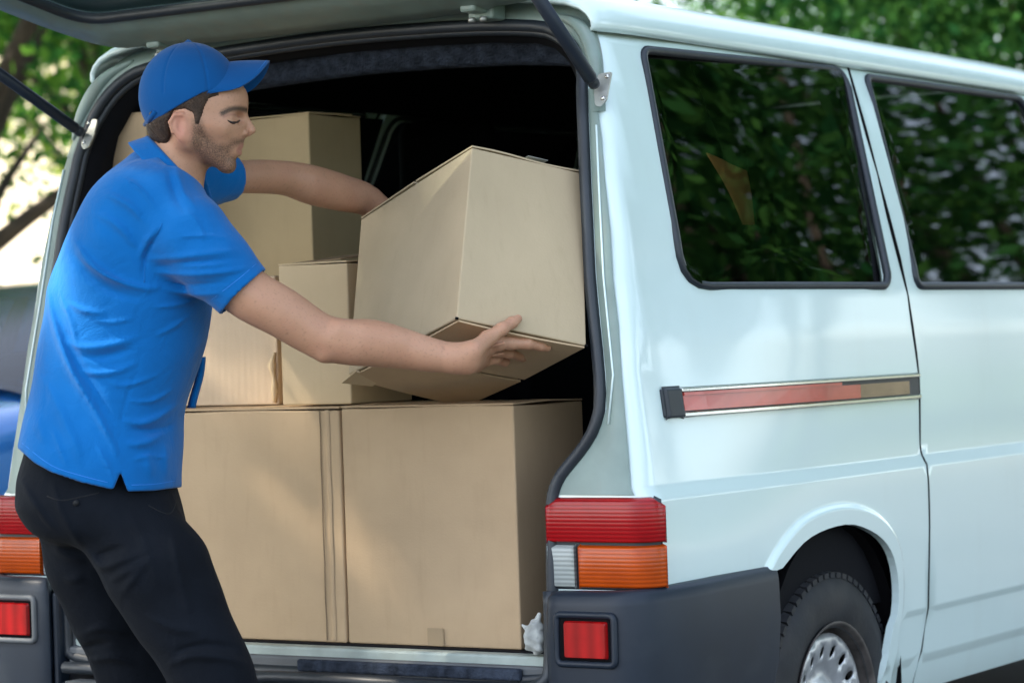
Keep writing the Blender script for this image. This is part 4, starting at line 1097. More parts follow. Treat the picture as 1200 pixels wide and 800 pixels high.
# hair
HR = [(168, 143), (178, 143), (205, 129), (243, 109), (262, 106), (262, 117), (251, 120), (246, 129), (242, 140), (238, 151), (233, 150), (231, 137), (222, 132), (209, 133), (202, 145), (203, 160), (199, 171), (186, 172), (177, 166), (169, 154)]
def hair_sdf(p):
    q = hf(p); hx, hy = q[:, 0]/S5+232, 140-q[:, 2]/S5
    st_ = q[:, 0]*.8+q[:, 2]*.6; n = .0011*np.sin(st_*900+3*np.sin(q[:, 2]*90+q[:, 1]*60))*np.sin((q[:, 2]-q[:, 0])*140+q[:, 1]*200)
    base = smin(ell(q, H(225, 116), (.094, .077, .088)), ell(np.stack([q[:, 0], np.abs(q[:, 1]), q[:, 2]], 1), H(203, 142), (.050, .060, .055)), .02)
    f = smin(base, head_sdf(p)+.001, .004)-.0045-n
    f = smax(f, psd(hx, hy, HR)*S5+.0012*np.sin(hx*2.3+hy*1.1)*np.sin(hy*1.9), .010)
    return smax(f, -(head_sdf(p)+.002), .001)
V, Q = surface_nets(hair_sdf, HO-np.array([.16, .16, .10]), HO+np.array([.16, .16, .12]), .0020, 3); child('hair', V, Q, M['hair'])
def mirror_head(P, s):
    if s > 0: return [p-ORG for p in P]
    return [p+2*((p-HO)@AD*-1)*AD-ORG for p in P]
EP = raycast(head_sdf, [281, 278, 274, 270, 266.5], [141, 143.2, 144, 143.2, 141])
for s in (1, -1):
    P_ = smooth_pts(mirror_head(EP, s), 3); tube('eye', P_, list(np.interp(np.linspace(0, 4, len(P_)), range(5), [.0012, .0026, .0029, .0023, .0009])), M['eye'], man, seg=7)
# cap
CAPE = [(150, 148), (178, 147), (205, 133), (243, 113.5), (262, 108), (300, 104)]
def cap_sdf(p):
    q = hf(p); hx, hy = q[:, 0]/S5+232, 140-q[:, 2]/S5
    c = H(223.5, 112)
    f = ell(q, c, (.1035, .0855, .1075))
    th = np.arctan2(q[:, 1]-c[1], q[:, 0]-c[0])
    f = f+.0022*np.exp(-((np.mod(th+pi/6, pi/3)-pi/6)/.028)**2)*(q[:, 2] > c[2])
    f = smin(f, np.linalg.norm(q-H(223.5, 49.5), axis=1)-.006, .006)
    inner = ell(q, c-np.array([0, 0, .004]), (.0985, .0805, .1015))
    edge = np.interp(hx, [a for a, b in CAPE], [b for a, b in CAPE])
    f = smax(f, -inner, .001)
    return smax(f, (hy-edge)*S5, .002)
V, Q = surface_nets(cap_sdf, HO-np.array([.17, .17, .05]), HO+np.array([.17, .17, .18]), .0022, 3); cap = child('cap', V, Q, M['cap'])
def hw_(h): return HO+AR*h[0]-AD*h[1]+AU*h[2]-ORG
BA = [0, .15, .3, .45, .6, .72, .82, .9, .96, 1]; BX = [.1480, .1470, .1440, .1385, .1300, .1200, .1075, .0920, .070, .030]
V = []; nu, nv = 14, 41
for i in range(nu):
    u = i/(nu-1)
    for j in range(nv):
        v = -1+2*j/(nv-1); a = abs(v)
        xb = .058-.030*a**2.2; xo_ = float(np.interp(a, BA, BX)); x = xb+(xo_-xb)*u
        y = .077*v*(1-.06*u); z = .112-.068*a**1.7+.002*sin(pi*u)
        V.append(hw_((x, y, z)))
o = mesh_obj('cap_brim', V, grid_faces(nu, nv), M['cap'], cap); solid(o, .0035, 0); bevel(o, .001, 2)
E_ = []
for j in range(nv):
    v = (-1+2*j/(nv-1))*.93; a = abs(v); x = float(np.interp(a, BA, BX))-.006; E_.append(hw_((x, .077*v*.94, .1140-.068*a**1.7)))
tube('brim_stitching', E_, .0009, M['stitch'], cap, seg=5)
P = raycast(cap_sdf, [170, 174, 178, 182], [146, 141, 136, 130]); tube('cap_strap', [a-ORG for a in P], .0055, M['cap'], cap, seg=8)
P = raycast(cap_sdf, [176, 180], [134, 131]); tube('cap_buckle', [a-ORG for a in P], .0035, M['eye'], cap, seg=8)
# ---- polo shirt
ST = [(150, 232, 184, .105, 5.53), (122, 240, 205, .175, 5.53), (97, 248, 238, .198, 5.53), (79, 254, 280, .195, 5.53), (60, 253, 325, .182, 5.53), (52, 247, 370, .175, 5.53), (45, 239, 415, .172, 5.53), (37, 223, 458, .170, 5.53), (29, 214, 490, .172, 5.53), (22, 213, 525, .184, 5.53), (18, 212, 560, .190, 5.53), (18, 212, 600, .190, 5.53)]
SF = [(.0032, 3.4, [(92, 300), (120, 322), (150, 334)]), (.003, 3.2, [(70, 345), (84, 380), (90, 410)]), (.003, 3, [(104, 372), (130, 378), (160, 372)]), (.003, 3, [(120, 445), (142, 452), (168, 446), (190, 436)]), (.0035, 3.2, [(150, 470), (178, 470), (205, 455)]), (.003, 3, [(152, 540), (176, 534), (200, 538)]), (.003, 3, [(112, 520), (126, 545), (134, 566)]), (.003, 3, [(60, 500), (72, 530), (80, 550)]), (.0028, 3, [(196, 280), (236, 276), (268, 280)]), (.0028, 3, [(200, 310), (238, 312), (276, 306)]), (.003, 3, [(140, 205), (165, 222), (186, 250)]), (.0028, 3, [(215, 245), (232, 262), (240, 285)]), (-.003, 3, [(84, 440), (104, 475), (124, 500)]), (.003, 3, [(178, 395), (200, 385), (225, 368)]), (.003, 3, [(176, 360), (205, 358), (235, 350)]),
      (.0065, 6, [(84, 277), (105, 307), (135, 328), (170, 338), (190, 336)]), (-.004, 7, [(80, 288), (100, 318), (132, 341), (172, 352)]),
      (.0075, 6, [(56, 334), (61, 371), (78, 422), (101, 466), (126, 508), (142, 545)]), (-.004, 7, [(66, 360), (88, 415), (112, 458), (138, 505)]),
      (.004, 5, [(79, 354), (98, 364), (125, 368)]), (.005, 6, [(76, 399), (92, 406), (111, 407), (140, 402), (166, 393)]), (-.004, 6, [(90, 417), (120, 418), (160, 408)]),
      (.0045, 5, [(92, 434), (115, 438), (140, 434), (162, 424)]), (.0055, 6, [(143, 492), (165, 496), (190, 487), (210, 472)]), (-.004, 6, [(150, 503), (180, 505), (205, 496)]),
      (.0045, 6, [(146, 520), (170, 519), (192, 507)]), (.003, 8, [(50, 440), (70, 480), (88, 520), (95, 550)]), (.003, 9, [(40, 480), (52, 520)]),
      (.0035, 7, [(172, 530), (178, 560)]), (.003, 7, [(195, 520), (196, 560)]),
      (-.0035, 3.2, [(196, 262), (180, 283), (170, 302), (167, 332)]), (.003, 5, [(188, 262), (172, 282), (162, 305)]),
      (.0045, 5, [(172, 304), (205, 302), (245, 297), (283, 293)]), (-.003, 4, [(180, 312), (240, 307), (285, 303)]), (.005, 5, [(176, 318), (215, 322), (262, 319), (296, 312)]), (.004, 5, [(190, 338), (230, 346), (262, 342)]), (-.003, 4, [(182, 328), (225, 334), (272, 329)]),
      (.004, 6, [(120, 225), (150, 240), (170, 262)]), (.004, 6, [(205, 190), (215, 225), (232, 245)]), (-.003, 6, [(195, 195), (208, 235), (222, 255)]), (.004, 6, [(110, 250), (135, 262), (160, 290)]),
      (-.0016, 1.6, [(168, 405), (158, 440), (146, 473), (141, 505), (139, 552)])]
cc0 = J(203, 197, 5.505); ax1 = unit(J(229, 224, 5.505)-J(176, 169, 5.505)); ax2 = -AD; upn = unit(np.cross(ax1, ax2)); upn = upn if upn[2] > 0 else -upn
sd_dir = unit(J(286, 343, 5.365)-J(240, 298, 5.365))
SE = J(284.5, 342, 5.365); SEF = J(273, 212, 5.785); sf_dir = unit(J(300, 212, 5.82)-J(250, 214, 5.74))
def shirt_outer(p):
    f = loft(p, ST, 2.3)
    px, py, z = pp(p)
    f = smax(f, (182-py)*S5, .04)
    f = smin(f, chain(p, [(J(212, 175, 5.505), .066), (J(200, 205, 5.51), .074), (J(190, 235, 5.52), .098)], .02), .03)
    d_ = p-cc0; f = smax(f, -np.maximum(-(d_@upn+.002), np.hypot(d_@ax1, d_@ax2)-.110), .004)
    sl = chain(p, [(J(196, 252, 5.42), .082), (J(222, 276, 5.385), .074), (J(250, 306, 5.37), .067), (J(300, 358, 5.365), .0615)], .03)
    sf = chain(p, [(J(190, 222, 5.66), .075), (J(230, 213, 5.73), .056), (J(258, 209, 5.765), .0445), (J(300, 209, 5.82), .0430)], .03)
    f = smin(f, np.maximum(sl, (p-SE)@sd_dir), .03); f = smin(f, np.maximum(sf, (p-SEF)@sf_dir), .025)
    return f
def shirt_sdf(p):
    f = shirt_outer(p)-folds(p, SF)
    f = f-.0012*np.sin(p[:, 2]*38+p[:, 0]*22)*np.sin(p[:, 0]*31+p[:, 1]*17)
    px, py, z = pp(p)
    f = np.maximum(f, (p-SE)@sd_dir+0*z) if False else f
    # hollow sleeve ends
    near = chain(p, [(J(278, 335, 5.368), .0568), (J(306, 365, 5.365), .0568)], .01); f = smax(f, -near, .002)
    hem = np.interp(px, [15, 22, 40, 60, 95, 130, 150, 180, 210, 220], [521, 526, 542, 553, 565, 573, 575.5, 575, 571, 570])
    f = smax(f, (py-hem)*S5, .003)
    # neck opening and hem cavity
    f = smax(f, -(neck_sdf(p)-.006), .004)
    inner = loft(p, [(s[0]+7, s[1]-7, s[2], s[3]-.011, s[4]) for s in ST], 2.3); inner = np.maximum(inner, (520-py)*S5); f = smax(f, -inner, .003)
    # side vent
    v = psd(px, py, [(141, 553), (152, 582), (129, 582)])*S5; f = np.where(z < 5.5, smax(f, -v, .002), f)
    return f
V, Q = surface_nets(shirt_sdf, (-.95, -1.1, .80), (.85, .45, 1.75), .0042); shirt = child('polo_shirt', V, Q, M['shirt'])
# hem and cuff stitching
def seamline(nm, f, pts, r, m, par, lift=.0):
    P = smooth_pts(pts, 4); X = raycast(f, [a[0] for a in P], [a[1] for a in P]); keep = [x-ORG for x in X if (x-CAM)@AD < 6.0]
    return tube(nm, keep, r, m, par, seg=5)
seamline('hem_stitching', shirt_sdf, [(26, 519), (60, 545), (95, 557), (126, 565)], .0008, M['stitch'], shirt)
seamline('hem_stitching', shirt_sdf, [(154, 568), (180, 567), (205, 563)], .0008, M['stitch'], shirt)
seamline('cuff_stitching', shirt_sdf, [(300, 309), (278, 328), (248, 351)], .0008, M['stitch'], shirt)
seamline('armhole_seam', shirt_sdf, [(190, 262), (178, 285), (171, 303), (169, 331)], .0012, M['shirt'], shirt)
# collar: folded band round the neck, open at the throat
def collar_sdf(p):
    d = p-cc0; u = d@ax1; v = d@ax2; h = d@upn; rho = np.sqrt((u/.069)**2+(v/.066)**2); th = np.arctan2(v/.066, u/.069)
    lo_ = -.030-.014*np.exp(-(np.abs(th)-.45)**2/.09)
    # stand (inner) and fold (outer)
    r_in = 1.0-.0*h; r_out = 1.16+np.clip(.006-h, 0, 1)*7.0
    A_ = np.abs(rho-r_in)*.067-.0028; B_ = np.abs(rho-r_out)*.062-.0028
    A_ = np.maximum(A_, np.abs(h+.012)-.020)
    B_ = np.maximum(B_, np.maximum(h-.008, lo_-h))
    f = smin(smin(A_, B_, .003), np.maximum(np.hypot((rho-1.085)*.067, h-.003)-.0085, -(np.hypot((rho-1.085)*.067, h-.003)-.0035)), .003)
    gap = .075-np.abs(th)+np.clip(-h, 0, .05)*1.5
    return smax(f, gap*.07, .003)
V, Q = surface_nets(collar_sdf, cc0-.16, cc0+.16, .0026, 3); child('collar', V, Q, M['shirt'])
# dangling placket at the front
V = []
for i in range(9):
    t = i/8; a = 236.5-11*t; b = 418+60*t
    for (dx, dd) in ((-3.5, 5.60), (0, 5.592), (4.0, 5.60)): V.append(J(a+dx*(1+.2*t)+1.5*sin(t*5), b, dd)-ORG)
o = mesh_obj('placket', V, grid_faces(9, 3), M['shirt'], shirt); solid(o, .003, 0)
# ---- trousers
TF = [(.006, 7, [(100, 640), (118, 664), (145, 655), (175, 644)]), (-.005, 7, [(112, 652), (150, 640)]), (.005, 6, [(128, 680), (150, 668), (172, 655)]), (.004, 6, [(140, 700), (160, 672), (180, 650)]),
      (.005, 7, [(60, 640), (80, 652), (105, 656)]), (.004, 6, [(75, 680), (100, 676)]), (.006, 7, [(196, 780), (225, 768), (262, 770), (290, 778)]), (-.005, 6, [(200, 765), (240, 755), (280, 760)]), (.004, 7, [(170, 720), (200, 735), (235, 740)]),
      (.006, 6, [(100, 775), (130, 770), (160, 778)]), (.004, 8, [(200, 620), (212, 680), (225, 730)]), (.0035, 9, [(150, 600), (170, 640), (185, 690)]), (.005, 6, [(92, 745), (120, 735), (150, 742)]), (-.005, 6, [(96, 758), (130, 752)]),
      (.005, 6, [(24, 560), (40, 590), (64, 620)]), (.004, 6, [(60, 560), (72, 600), (95, 640)])]
def trousers_raw(p):
    st = [(32, 198, 500, .140, 5.53), (29, 201, 530, .150, 5.53), (21, 203, 560, .160, 5.53), (19, 211, 590, .170, 5.53), (34, 218, 620, .17, 5.53), (60, 215, 650, .15, 5.53)]
    f = loft(p, st, 2.2); px, py, z = pp(p)
    f = smax(f, (py-640)*S5, .06)
    n = chain(p, [(J(*a), r+.001) for i, (a, r) in enumerate(LEG_N)], .05); n2 = chain(p, [(J(*a), r+.001) for a, r in LEG_F], .05)
    f = smin(smin(f, n, .03), n2, .03)
    return smax(f, (508-py)*S5, .01)
def trousers_sdf(p):
    f = trousers_raw(p)-1.25*folds(p, TF, 5.62)
    f = f-.0015*np.sin(p[:, 2]*33+p[:, 0]*41)*np.sin(p[:, 0]*26+p[:, 1]*37)-.002*np.sin(p[:, 2]*75+2*np.sin(p[:, 0]*20))*(p[:, 2] < .42)
    return smax(f, .055-p[:, 2], .004)
V, Q = surface_nets(trousers_sdf, (-.95, -1.1, .03), (.75, .35, 1.08), .0048); tr = child('trousers', V, Q, M['trousers'])
seamline('pocket_seam', trousers_sdf, [(55, 581), (72, 586), (95, 582), (116, 577)], .0012, M['dkstitch'], tr)
seamline('pocket_seam', trousers_sdf, [(203, 572), (206, 588), (200, 601), (190, 600), (174, 592)], .0011, M['dkstitch'], tr)
P = raycast(trousers_sdf, [89, 90], [589, 589.6]); tube('pocket_button', [P[0]-ORG, P[0]-ORG-AD*.004], .006, M['dkstitch'], tr, seg=12)
# shoes
for (px, py, d) in ((236, 1035, 5.44), (118, 1045, 5.72)):
    a = J(px, py, d); a[2] = 0; fw = AR*.98+AD*.12
    def shoe(p, a=a, fw=fw):
        f = chain(p, [(a+AU*.05-fw*.03, .042), (a+AU*.048+fw*.06, .042), (a+AU*.036+fw*.16, .036), (a+AU*.03+fw*.20, .030)], .02)
        f = smin(f, cone(p, a+AU*.10, a+AU*.06, .045, .045), .02)
        return smax(f, .004-p[:, 2], .003)
    V, Q = surface_nets(shoe, a-np.array([.35, .35, .02]), a+np.array([.35, .35, .2]), .006, 3); child('shoe', V, Q, M['sole'])

# ================================================================== other things
# crumpled white rag at the opening corner
c0 = plane(627, 745, 1, .045)
def rag(p):
    q = p-c0; f = ell(q, (0, 0, -.003), (.024, .022, .034))
    f = f-.0035*np.sin(q[:, 0]*150+2*np.sin(q[:, 2]*90))*np.sin(q[:, 2]*130+q[:, 1]*110)-.0015*np.sin(q[:, 2]*260+q[:, 0]*170)
    f = smin(f, cone(q, (-.03, 0, .022), (-.008, 0, .006), .003, .009), .006); return smin(f, cone(q, (.002, 0, .02), (.012, .0, .045), .010, .005), .01)
V, Q = surface_nets(rag, c0-.07, c0+.07, .0022, 3)
o = fast_mesh('rag', V, Q, M['cloth_white']); tag(o, 'crumpled dirty white rag wedged at the lower right corner of the van opening', 'rag')

V = []  # added orange sheet and cord, standing in for a sunlit view through the window
for i in range(9):
    t = i/8
    for u in (-1, -.3, .3, 1):
        V.append((0, .695+.078*u*(1-.70*t)+.018*t, 1.580-.018*(u+1)*(1-t)-.160*t))
V = [(float(wz(z))-.066+.003*sin(y*60), y, z) for x, y, z in V]
M['orange'] = mat('orange_cloth', (.95, .42, .14), .8)
o = mesh_obj('hanging_cloth', V, grid_faces(9, 4), M['orange']); solid(o, .003, 0)
tube('hanging_cord', [(float(wz(1.58))-.066, .70, 1.575), (float(wz(1.78))-.07, .70, 1.80)], .0015, M['black'], o, seg=5)
tag(o, 'small orange cloth hanging inside behind the nearer side window', 'cloth')
def car(loc, rz, paint, label, k=1., cat='car', name='parked_car'):
    Cc = empty(name, loc); Cc.rotation_euler.z = rz; Cc.scale = (k, k, k); tag(Cc, label, cat, 'cars parked beyond the van')
    # stations: y, half width at sill, at shoulder, z shoulder, z sill
    S = [(-.02, .60, .58, .55, .42), (.05, .74, .72, .70, .30), (.25, .84, .80, .90, .24), (.7, .88, .84, 1.00, .22), (1.15, .89, .85, 1.07, .2), (2.0, .90, .87, 1.08, .2), (3.0, .90, .87, 1.08, .2), (3.7, .88, .85, 1.06, .22), (4.1, .82, .78, .98, .26), (4.22, .70, .66, .80, .36)]
    V = []
    for y, a, b, zs_, zb in S:
        V += [(-a*.97, y, zb), (-a, y, (zb+zs_)/2), (-a*.995, y, zs_-.12), (-b, y, zs_), (-b*.5, y, zs_+.03), (0, y, zs_+.04), (b*.5, y, zs_+.03), (b, y, zs_), (a*.995, y, zs_-.12), (a, y, (zb+zs_)/2), (a*.97, y, zb)]
    F = grid_faces(len(S), 11)+[tuple(range(11))[::-1], tuple((len(S)-1)*11+i for i in range(11))]
    b_ = mesh_obj('body', V, [f[::-1] for f in F], paint, Cc); b_.modifiers.new('ss', 'SUBSURF').levels = 2; b_.modifiers['ss'].render_levels = 2
    RS = [(1.10, .80, 1.08), (1.42, .72, 1.25), (1.85, .64, 1.40), (2.4, .62, 1.45), (3.1, .62, 1.43), (3.6, .66, 1.32), (3.95, .76, 1.05)]
    V = []
    for y, a, z in RS: V += [(-a, y, z-.03), (-a*.8, y, z+.005), (0, y, z+.02), (a*.8, y, z+.005), (a, y, z-.03)]
    mesh_obj('roof', [v for v in V[10:25]]+[], [f[::-1] for f in grid_faces(3, 5)], paint, Cc)
    ws = V[0:15]; mesh_obj('windscreen', ws, [f[::-1] for f in grid_faces(3, 5)], M['carglass'], Cc)
    mesh_obj('rear_window', V[20:35], [f[::-1] for f in grid_faces(3, 5)], M['carglass'], Cc)
    for s in (1, -1):
        P = [(s*a, y, z-.03) for y, a, z in RS]; low = [(s*.86, y, 1.06) for y, a, z in RS]
        W_ = []
        for p_, l_ in zip(P, low): W_ += [p_, l_]
        mesh_obj('side_window', W_, grid_faces(len(P), 2), M['carglass'], Cc)
        tube('window_pillar', smooth_pts([(s*.80, 1.08, 1.07), (s*.72, 1.42, 1.23), (s*.64, 1.85, 1.38), (s*.63, 2.4, 1.425), (s*.63, 3.1, 1.405), (s*.66, 3.6, 1.29), (s*.77, 3.97, 1.04)], 3), .028, paint, Cc)
        tube('window_pillar', [(s*.87, 2.6, .98), (s*.63, 2.55, 1.42)], .03, M['black'], Cc)
        box('headlamp', min(s*.45, s*.76), max(s*.45, s*.76), -.01, .10, .56, .68, M['lens_clear'], Cc, .03)
        mi = mesh_obj('mirror', *box_verts(min(s*.90, s*1.05), max(s*.90, s*1.05), 1.42, 1.50, .98, 1.10), paint, Cc); bevel(mi, .03)
        for cy in (.80, 3.35):
            W_ = empty('wheel', (s*.80, cy, .31)); W_.parent = Cc
            V2, F2 = lathe([(-.09*s, .19), (-.1*s, .29), (-.07*s, .31), (.07*s, .31), (.1*s, .29), (.1*s, .2), (.08*s, .19)], seg=32); mesh_obj('tyre', V2, F2, M['tyre'], W_)
            V2, F2 = lathe([(.09*s, .19), (.06*s, .16), (.08*s, .04), (.085*s, .001)], seg=32); mesh_obj('rim', V2, F2, M['hub'], W_)
            V2 = [(s*.905, cy+.36*cos(a), .31+.36*sin(a)) for a in np.linspace(0, pi, 20)]+[(s*.60, cy+.36*cos(a), .31+.36*sin(a)) for a in np.linspace(0, pi, 20)]
            tube('wheel_arch', [(s*.885, cy+.345*cos(a), .31+.345*sin(a)) for a in np.linspace(0, pi, 20)], .03, M['cavity'], Cc)
    box('grille', -.40, .40, -.05, .03, .36, .50, M['black'], Cc, .02); box('front_bumper', -.74, .74, -.05, .10, .22, .36, M['black'], Cc, .03)
    box('cabin_floor', -.8, .8, 1.2, 3.8, .5, .62, M['cavity'], Cc, .02)
    for x in (-.36, .36): box('seat', x-.22, x+.22, 2.3, 2.45, .6, 1.2, M['seat'], Cc, .05)
    return Cc
car((-2.78, .30, 0), 0, M['carblue'], 'blurred blue car parked at the far left beside the van')
car((-6.1, 6.0, 0), radians(8), M['carblack'], 'dark car parked farther back above the roof of the blue car', 1.22)

# ground
mesh_obj('ground', [(-400, -400, 0), (400, -400, 0), (400, 400, 0), (-400, 400, 0)], [(0, 1, 2, 3)], M['grass'], None, False)['kind'] = 'structure'
mesh_obj('road', [(-9, -60, .004), (7.5, -60, .004), (7.5, 80, .004), (-9, 80, .004)], [(0, 1, 2, 3)], M['asphalt'], None, False)['kind'] = 'structure'
for x0 in (-9.15, 7.5):
    o = box('kerb', x0, x0+.15, -60, 80, -.05, .12, M['kerb'], None, .015); o['kind'] = 'structure'
mesh_obj('footpath', [(-13.5, -60, .006), (-9.15, -60, .006), (-9.15, 80, .006), (-13.5, 80, .006)], [(0, 1, 2, 3)], M['path'], None, False)['kind'] = 'structure'

# trees
def crown_mesh(nm, m, seed, n_clump, per, R_, Hh, leaf, low=.25):
    g_ = np.random.default_rng(seed); cs = []
    while len(cs) < n_clump:
        v = g_.normal(size=3); v /= np.linalg.norm(v); rr = g_.uniform(.35, 1)**.6; c = v*rr*np.array([R_, R_, Hh/2]); 
        c[2] += g_.normal()*.1; cs.append(c)
    cs = np.array(cs); sr_ = g_.uniform(.35, .85, n_clump)*R_*(.30 if seed != 18 else .19)
    P = np.repeat(cs, per, 0)+g_.normal(size=(n_clump*per, 3))*np.repeat(sr_, per)[:, None]*np.array([1, 1, .75])
    n = len(P); a = g_.normal(size=(n, 3)); a /= np.linalg.norm(a, axis=1)[:, None]; b = g_.normal(size=(n, 3)); b -= (b*a).sum(1)[:, None]*a; b /= np.linalg.norm(b, axis=1)[:, None]
    L_ = leaf*g_.uniform(.6, 1.3, n)[:, None]; W_ = L_*.5
    V = np.stack([P-a*L_, P-b*W_, P+a*L_, P+b*W_], 1).reshape(-1, 3); Q = np.arange(4*n).reshape(-1, 4)
    me = bpy.data.meshes.new(nm); me.vertices.add(4*n); me.vertices.foreach_set('co', V.astype(np.float32).ravel()); me.loops.add(4*n); me.loops.foreach_set('vertex_index', Q.astype(np.int32).ravel())
    me.polygons.add(n); me.polygons.foreach_set('loop_start', np.arange(0, 4*n, 4, dtype=np.int32)); me.materials.append(m); me.update(calc_edges=True); me.validate()
    return me, cs
def trunk_mesh(cs, h0, seed, R_):
    g_ = random.Random(seed); mb = MB()
    top = h0+R_*.3
    mb.tube(smooth_pts([(0, 0, -.1), (.05, .02, h0*.35), (-.06, .05, h0*.7), (.05, 0, top)], 4), [.17-.010*i for i in range(13)], seg=10)
    for c in cs[:(7 if seed != 7 else 18)]:
        z0 = g_.uniform(h0*.45, h0*.95); mid = (c[0]*.45, c[1]*.45, z0+(c[2]+h0+R_*.7-z0)*.6)
        mb.tube(smooth_pts([(0, 0, z0), mid, (c[0]*.9, c[1]*.9, c[2]+h0+R_*.7)], 3), [.07, .06, .05, .04, .032, .024, .012], seg=6)
    return mb
KINDS = []
for i, (m, R_, Hh, nc, per, lf) in enumerate(((M['leaf'], 3.0, 5.6, 120, 120, .085), (M['leaf3'], 3.4, 6.4, 150, 110, .09), (M['leaf2'], 2.2, 4.0, 80, 110, .075), (M['leaf'], 3.2, 5.0, 130, 120, .058), (M['leaf3'], 3.4, 5.4, 150, 120, .058), (M['leaf2'], 2.6, 4.2, 110, 100, .052), (M['leaf'], 3.4, 6.0, 170, 120, .085), (M['leaf3'], 3.4, 5.6, 75, 190, .07))):
    me, cs = crown_mesh('crown', m, 11+i, nc, per, R_, Hh, lf); h0 = (1.9, 2.2, 1.3, 2.1, 2.1, 1.7, 2.2, 1.9)[i]
    tb = trunk_mesh(cs, h0, i, R_*.9); tme = bpy.data.meshes.new('trunk'); tme.from_pydata([tuple(map(float, v)) for v in tb.v], [], tb.f); tme.materials.append(M['bark'])
    tme.polygons.foreach_set('use_smooth', [True]*len(tme.polygons)); KINDS.append((me, tme, h0+Hh*.5, ))
def tree(x, y, kind, s, rot, label, group):
    e = empty('tree', (x, y, 0)); e.scale = (s, s, s); e.rotation_euler.z = rot; tag(e, label, 'tree', group)
    me, tme, hz = KINDS[kind]
    c = bpy.data.objects.new('crown', me); c.location = (0, 0, hz); link(c, e)
    link(bpy.data.objects.new('trunk', tme), e); return e
def bg(px, d): r = ray(px, 400); return CAM[0]+r[0]*d, CAM[1]+r[1]*d
KD = ['mid green broadleaf tree', 'dark dense broadleaf tree', 'yellow green young tree', 'open mid green broadleaf tree', 'open dark broadleaf tree', 'open yellow green tree', 'dense spreading tree', 'dark tree with heavy branches']
# behind the van, in view at the upper left and upper right
for (px, d, k, s, lab) in ((-70, 23, 3, 1.5, 'green tree blurred at the upper left behind the open tailgate'), (210, 30, 4, 1.6, 'dark tree at the left between the tailgate and the van roof corner'),
                        (-330, 25, 4, 1.5, 'dark tree just outside the left edge of the view'), (130, 50, 5, 2.6, 'yellow green tree far behind the left strut'),
                        (430, 42, 3, 1.6, 'green tree peeping over the van roof nearest its rear corner'), (1480, 25, 4, 1.35, 'dark tree beyond the right edge of the view'), (1235, 33, 4, 1.25, 'dark tree over the right end of the van roof'), (1340, 27, 1, 1.1, 'dense dark tree nearest the right end of the van roof'),
                        (1190, 44, 3, 1.6, 'tall green tree behind the right part of the van roof'), (985, 66, 3, 1.5, 'distant green tree beside the pale sky over the van roof'), (330, 34, 3, 1.5, 'green tree hidden behind the boxes and cap')):
    x, y = bg(px, d); tree(x, y, k, s, random.uniform(0, 6), lab, 'trees behind the van')
# cream house added for the pale glow between the left trees
hx0, hy0 = bg(-10, 56); HS = empty('house', (hx0, hy0, 0)); HS.rotation_euler.z = radians(-12); tag(HS, 'sunlit cream house wall glowing between the trees at the far left', 'house')
M['cream'] = mat('cream_plaster', (.62, .53, .42), .9, noise=.08, nscale=1.5, bump=.3, bscale=30)
M['tiles'] = mat('roof_tiles', (.30, .11, .06), .85, noise=.3, nscale=5, bump=.8, bscale=12)
box('wall', -6, 6, 0, 8, -.1, 8.1, M['cream'], HS, .03)
rf = mesh_obj('roof', [(-6.5, -.5, 8.05), (6.5, -.5, 8.05), (6.5, 8.5, 8.05), (-6.5, 8.5, 8.05), (-6.5, 4, 10.6), (6.5, 4, 10.6)], [(0, 1, 5, 4), (2, 3, 4, 5), (0, 4, 3), (1, 2, 5), (0, 3, 2, 1)], M['tiles'], HS, False)
for x in (-4.6, -1.8, 2.6, 4.8):
    wn_ = box('window', x-.45, x+.45, -.06, .02, 1.2, 2.6, M['paint'], HS, .01)
    box('pane', x-.38, x+.38, -.075, -.055, 1.28, 2.52, M['carblack'], wn_, 0)
hx1, hy1 = bg(452, 62); H2 = empty('house', (hx1, hy1, 0)); H2.rotation_euler.z = radians(-12); tag(H2, 'tan plastered house glimpsed through the far side window of the van', 'house')
M['tan'] = mat('tan_plaster', (.60, .34, .20), .9, noise=.15, nscale=1.2, bump=.3, bscale=30)  # this second house is added as a bright orange patch behind the far window
box('wall', -2.6, 2.6, 0, 6, -.1, 7.5, M['tan'], H2, .03)
mesh_obj('roof', [(-3, -.4, 7.45), (3, -.4, 7.45), (3, 6.4, 7.45), (-3, 6.4, 7.45), (-3, 3, 9.4), (3, 3, 9.4)], [(0, 1, 5, 4), (2, 3, 4, 5), (0, 4, 3), (1, 2, 5), (0, 3, 2, 1)], M['tiles'], H2, False)
for x in (-1.3, 1.3):
    w2_ = box('window', x-.4, x+.4, -.06, .02, 1.0, 2.0, M['paint'], H2, .01); box('pane', x-.33, x+.33, -.075, -.055, 1.07, 1.93, M['carblack'], w2_, 0)
dr = box('door', -.1, .9, -.07, .02, 0, 2.2, M['bark'], HS, .01)
# beside the road on the right: seen only as reflections in the side windows and paint
rt = [(10.5, 11, 7, 2.0), (11.5, 19.5, 7, 2.2), (10.5, 28, 7, 2.2), (16, 24, 4, 1.9), (15, 35, 3, 2.0), (13, 3, 7, 1.3)]
for i, (x, y, k, s) in enumerate(rt):
    tree(x, y, k, s, random.uniform(0, 6), '%s by the right kerb, %s' % (KD[k], ['mirrored in the rear side window', 'mirrored in the front side window', 'farthest along the kerb itself', 'in the row behind the kerb trees', 'farthest of the row behind the kerb', 'nearest to the camera'][i]), 'trees along the right kerb')

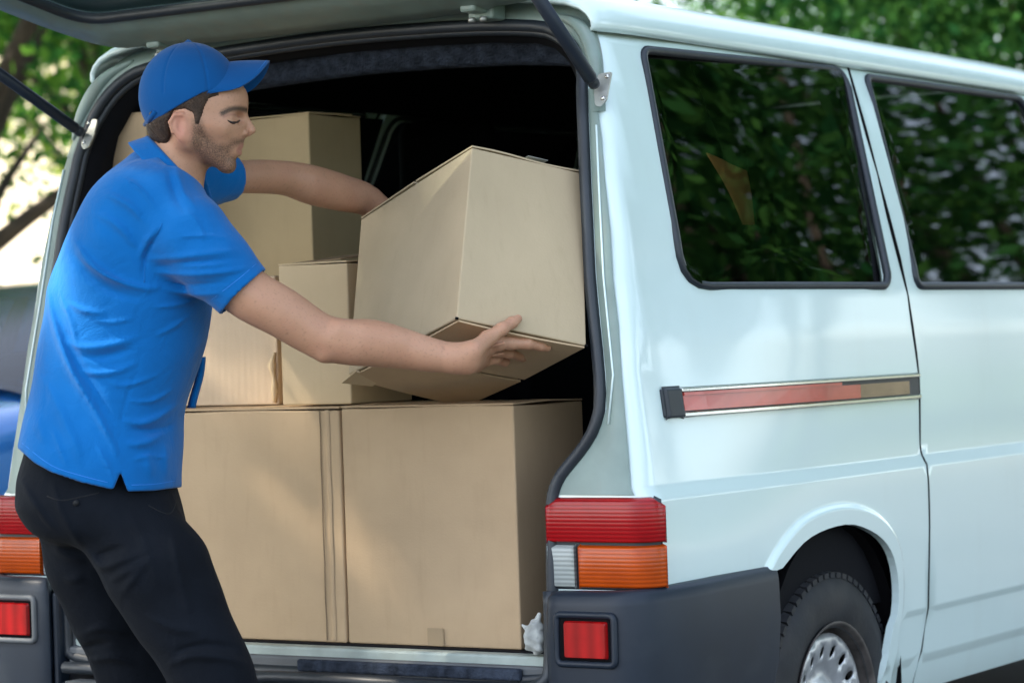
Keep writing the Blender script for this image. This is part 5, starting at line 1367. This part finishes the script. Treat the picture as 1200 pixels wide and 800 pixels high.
tree(-6.8, -5.2, 6, 1.85, .4, 'big dense tree behind the man that shades the van', 'trees shading the parking place')
tree(-11.5, -1.0, 6, 1.6, 2.4, 'second dense tree farther left shading the van roof', 'trees shading the parking place')
# ------------------------------------------------------------------ light, sky, camera
w = bpy.data.worlds.new('World'); sc.world = w; w.use_nodes = True; N = w.node_tree.nodes; L = w.node_tree.links
SUN_EL, SUN_AZ = radians(47), radians(232)   # azimuth clockwise from +y
sk = N.new('ShaderNodeTexSky'); sk.sky_type = 'NISHITA'; sk.sun_disc = False; sk.sun_elevation = SUN_EL; sk.sun_rotation = SUN_AZ; sk.air_density = 1.; sk.dust_density = 2.; sk.ozone_density = 1.2
bgn = N['Background']; bgn.inputs[1].default_value = .15; hs = N.new('ShaderNodeHueSaturation'); hs.inputs['Saturation'].default_value = .62; L.new(sk.outputs[0], hs.inputs['Color']); L.new(hs.outputs[0], bgn.inputs[0])
sd = bpy.data.lights.new('sun', 'SUN'); sd.energy = 4.; sd.angle = radians(.8); sd.color = (1, .9, .76)
so = bpy.data.objects.new('sun', sd); link(so); dv = Vector((sin(SUN_AZ)*cos(SUN_EL), cos(SUN_AZ)*cos(SUN_EL), sin(SUN_EL)))
so.rotation_euler = dv.to_track_quat('Z', 'Y').to_euler()
cd = bpy.data.cameras.new('camera'); co = bpy.data.objects.new('camera', cd); link(co); sc.camera = co
cd.sensor_width = 36; cd.lens = FP/1200*36; cd.clip_start = .1; cd.clip_end = 1500
co.matrix_world = Matrix.Translation(Vector(CAM)) @ Matrix.Rotation(YAW, 4, 'Z') @ Matrix.Rotation(pi/2+atan(3/FP), 4, 'X') @ Matrix.Rotation(-ROLL, 4, 'Z')
cd.dof.use_dof = True; cd.dof.focus_distance = 5.55; cd.dof.aperture_fstop = 4.5
sc.view_settings.view_transform = 'Standard'; sc.view_settings.look = 'None'; sc.view_settings.exposure = 2.15; sc.view_settings.gamma = 1
sc.cycles.use_denoising = True; sc.cycles.max_bounces = 8; sc.cycles.transparent_max_bounces = 8; sc.cycles.sample_clamp_indirect = 6
